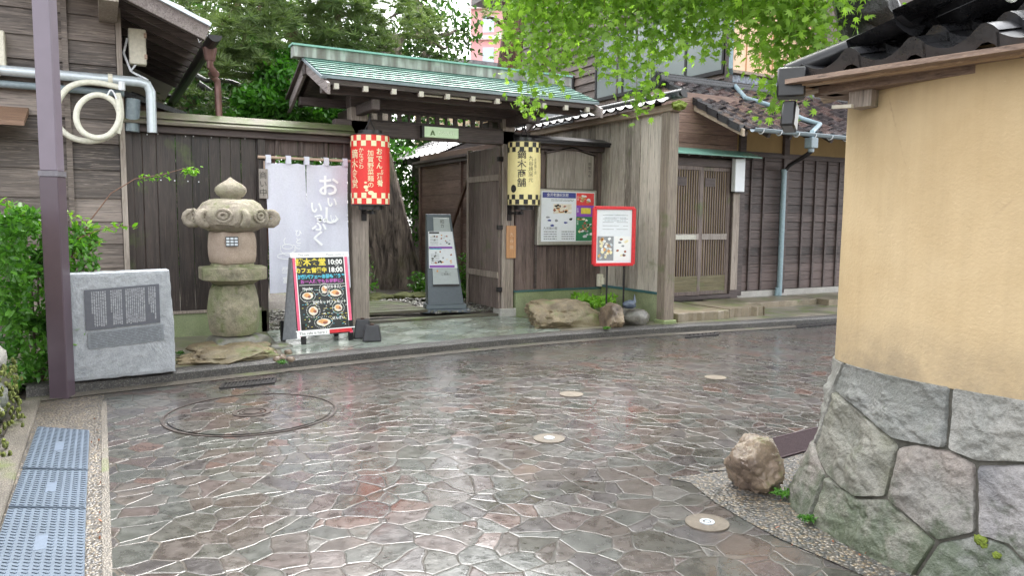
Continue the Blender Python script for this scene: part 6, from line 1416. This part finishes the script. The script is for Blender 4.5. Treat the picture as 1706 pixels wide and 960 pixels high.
gsh=thing('garden_shed','low dark boarded garden shed with a sloping tiled roof behind the left house corner','shed',V(-3,-3,0))
q=P(262,158,-1.6); q2=P(312,187,-1.6)
b=MB(); b.prism([V(-3.3,-1.6,q.z+.28),V(q2.x,-1.6,q2.z),V(q2.x,-1.6,q2.z-.06),V(-3.3,-1.6,q.z+.2)],(0,2.2,0)); b.build('roof',m_tile,gsh)
b=MB(); b.prism([V(-3.3,-1.8,.1),V(q2.x-.25,-1.8,.1),V(q2.x-.25,-1.8,q2.z+.02),V(-3.3,-1.8,q.z+.18)],(0,1.8,0)); b.build('wall',m_reddish,gsh)
# inner fence behind the gate
inf=thing('garden_fence','reddish brown horizontal boarded fence with a leaning pole inside the gateway','fence',V(2.3,-2,.1))
b=MB(); z=.35
while z<2.3: b.box(2.36-random.uniform(0,.008),2.40,.45,4.0,z,z+.235); z+=.24
b.build('boards',m_inner,inf,bev=.002)
b=MB(); b.box(2.30,2.46,.40,4.1,2.30,2.36); b.box(2.25,2.50,.4,4.12,2.36,2.40); b.build('cap',m_beam,inf)
for y in (.55,2.2,3.95): b=MB(); b.box(2.32,2.36,y-.03,y+.03,.1,2.3); b.build('post',m_inner,inf)
pa=P(777,305,-1.2); pb_=P(745,425,-1.2); b=MB(); b.beam(Vector((2.28,pa.y+.6,pa.z+.1)),Vector((2.22,pb_.y+1.4,pb_.z)),.04,.04); b.beam(Vector((2.28,pa.y+.6,pa.z+.1)),Vector((2.28,pa.y+.2,pa.z+.1)),.04,.04); b.build('brace',m_rust,inf)
gl=thing('tiled_roof_house','small grey tiled garden building roof showing above the inner fence','building',V(4.5,-5,0))
b=MB(); b.box(3.2,6.0,4.3,6.6,0,2.6); b.build('wall',m_sidey,gl); b=MB(); tiles(b,V(2.75,-4.0,2.58),V(0,-1,0),Vector((1,0,.45)),12,6,.26,.26,.02,.02,6); b.build('roof',m_tileg,gl)
b=MB(); b.prism([V(2.75,-4.0,2.56),V(4.4,-4.0,3.28),V(6.1,-4.0,2.56)],(0,3.1,0)); b.build('roof_bed',m_beam,gl)
# distant tiled roof and apartment tower
dr=thing('tiled_roof_house','distant house with mauve grey tiled hip roof peeping over the gate ridge','building',V(7,-12,0))
r0=P(765,92,-11); r1=P(800,68,-11); r2=P(838,58,-11)
b=MB(); b.box(r0.x+.6,r0.x+4.2,11.6,16,0,r0.z-.55); b.build('wall',plain('ochre_wall_far',(.55,.42,.28),.8),dr)
rx0=r0.x-.2; b=MB(); tiles(b,Vector((rx0,11.0,r0.z-.65)),(1,0,0),Vector((0,1,.42)),16,7,.28,.3,.03,.03,6); b.build('roof_tile',m_tileg,dr)
b=MB(); b.add([(rx0,11,r0.z-.68),(rx0+4.6,11,r0.z-.68),(rx0+4.6,13,r0.z+.2),(rx0,13,r0.z+.2),(rx0,15,r0.z-.68),(rx0+4.6,15,r0.z-.68)],[(0,1,2,3),(3,2,5,4),(0,3,4),(1,5,2)]); b.build('roof_bed',m_beam,dr)
b=MB(); b.beam((rx0-.1,13,r0.z+.24),(rx0+4.7,13,r0.z+.24),.3,.22); b.beam((rx0,11,r0.z-.55),(rx0,13,r0.z+.24),.2,.14); b.build('ridge_tile',m_tileg,dr)
tw_=thing('apartment_tower','tall pink apartment tower with rows of pale windows far behind the gate roof','building',V(30,-62,0))
cn=P(784,60,-58); Mt=Matrix.Translation((cn.x,58,0))@Matrix.Rotation(R(-38),4,'Z')
b=MB(); b.M=Mt; b.box(0,22,0,14,0,23.4); b.build('wall',m_pinkw,tw_)
b=MB(); b.M=Mt; b.box(-.3,22.3,-.3,14.3,23.4,24.0); b.build('parapet',m_pinkw,tw_)
for f_ in range(7):
    z=4.6+f_*2.9; 
    for k_ in range(6):
        b=MB(); b.M=Mt; x=1.2+k_*2.1; b.box(x,x+1.1,-.06,-.01,z,z+1.5); b.build('window',m_towerw,tw_)
        if k_<5: b=MB(); b.M=Mt; b.box(-.06,-.01,x,x+1.3,z,z+1.5); b.build('window',m_towerw,tw_)
for f_ in range(7): b=MB(); b.M=Mt; b.box(-.35,13.6,-.35,-.06,3.9+f_*2.9,4.25+f_*2.9); b.build('balcony_band',m_towerf,tw_)

# small plants
def plant(name,label,c,n,L,mat,group=None,sz=(.04,.07),cat='plant'):
    t=thing(name,label,cat,c,group); pp=[];pths=[]
    for i in range(n):
        a=2*math.pi*i/n+random.uniform(-.3,.3); l=L*random.uniform(.6,1.); pth=[Vector(c)+Vector((math.cos(a)*l*s_,math.sin(a)*l*s_,l*(1.1*s_-.75*s_*s_))) for s_ in (0,.25,.5,.75,1.)]
        pths.append(pth)
        for s_ in np.linspace(.2,1,14):
            k_=min(3,int(s_*4)); q=pth[k_].lerp(pth[k_+1],s_*4-k_)
            for _ in (0,1): pp.append((q.x+random.uniform(-.012,.012),q.y+random.uniform(-.012,.012),q.z))
    leaves('foliage',pp,mat,t,sz,droop=.2); b=MB()
    for pth in pths: b.tube(pth,[.004,.004,.003,.003,.002],5)
    b.build('stem',mat,t); return t
plant('fern_plant','bright green fern growing behind the ochre boulder',tuple(P(990,500,.62)+Vector((0,0,-.10))),16,.36,m_fern,None,(.06,.10),'fern')
plant('weed_plant','tiny bright weed at the right foot of the lone brown boulder',tuple(G(1302,826,.02)),5,.06,m_shrub,None,(.014,.026),'weed')
plant('weed_plant','tiny yellow green weed sprouting at the corner of the near stone base',tuple(G(1345,868,.02)),5,.045,m_shrub,None,(.012,.022),'weed')
for i,(u,v,h_,r_,lab) in enumerate([(.75,-2.55,.75,.28,'leafy plant at the left foot of the mossy trunk seen through the gate'),(.35,-2.3,.42,.25,'low leafy plant just inside the left gate post'),(1.72,-2.5,.40,.16,'bright leafy plant at the right foot of the mossy trunk, left of the brochure stand'),(2.05,-1.5,.75,.12,'small leafy twig growing behind the right edge of the brochure stand')]):
    t=thing('leafy_plant',lab,'plant',V(u,v,.12),'small plants in the garden')
    leaves('foliage',blobpts([((u,-v,.12+h_*.6),(r_,r_*.8,h_*.45),.35),((u+.08,-v,.12+h_*.3),(r_*.9,r_*.7,h_*.3),.25)],700,.2),m_shrub if i!=1 else m_laurel,t,(.05,.085),droop=.2)
    stems('stem',[curve(V(u,v,.08),V(u+.06*(k_-1),v,.12+h_*.8),0,5,.05,k_) for k_ in range(3)],m_bark,t,.006,.003)
for i,(px,py,lab) in enumerate([(470,606,'weed on the rock edge before the stone lantern'),(300,590,'weed between the monument and the lantern rock'),(1010,548,'weed under the right end of the ochre boulder'),(150,565,'yellow green sprig leaning out from the pole over the monument')]):
    if i<3: plant('weed_plant',lab,tuple(G(px,py,.1)),5,.05,m_shrub,None,(.014,.024),'weed')
# fallen debris and moss in the garden
b=MB(); 
for i in range(6): rock(b,V(.7+.35*i+random.uniform(-.1,.1),-2.2-.3*random.random(),.14),(.25,.2,.07),400+i,.3,0,0,3)
tag(b.build('moss_cushions',m_moss if 0 else stone('moss_dull',(.06,.075,.02),(.14,.15,.04),None,14,.9,.02),None,smooth=60,loc=V(1.5,-2.2,.1)),kind='stuff',label='soft moss mounds at the foot of the big trunk inside the gate')
bd_=thing('plank_walkway','dark wet plank walkway leading in from the gate threshold','walkway',V(.6,-1,.12))
for i in range(6): b=MB(); b.box(.08,1.05+.05*(i%2),.45+.22*i,.62+.22*i,.135,.175); b.build('plank',m_deck,bd_,bev=.004)
b=MB(); V0=[]
pp=[]
for i in range(900):
    u=random.uniform(.1,2.2); v=-random.uniform(.3,2.2); 
    if u<1.1 and v>-1.8: continue
    rock(b,V(u,v,.13+.01*random.random()),(.022,.02,.014),i,.2,0,0,1)
for i in range(350):
    rock(b,V(random.uniform(-1.1,-.15),-random.uniform(.0,1.8),.10),(.022,.02,.014),i,.2,0,0,1)
tag(b.build('gravel',m_rock2,None,loc=V(1,-1,.1)),kind='stuff',label='loose grey gravel on the ground just inside the gate')
# fallen leaves on the wet edge
b=MB()
lp=[tuple(G(random.uniform(1290,1500),random.uniform(800,930),.012)) for _ in range(26)]+[tuple(G(random.uniform(150,172),random.uniform(690,940),.012)) for _ in range(14)]
o_=leaves('fallen_leaves',lp,plain('dead_leaf_orange',(.30,.10,.04),.6,var=.4),None,(.012,.03)); tag(o_,'small fallen orange brown leaves scattered on the gravel edges',None,None,'stuff')
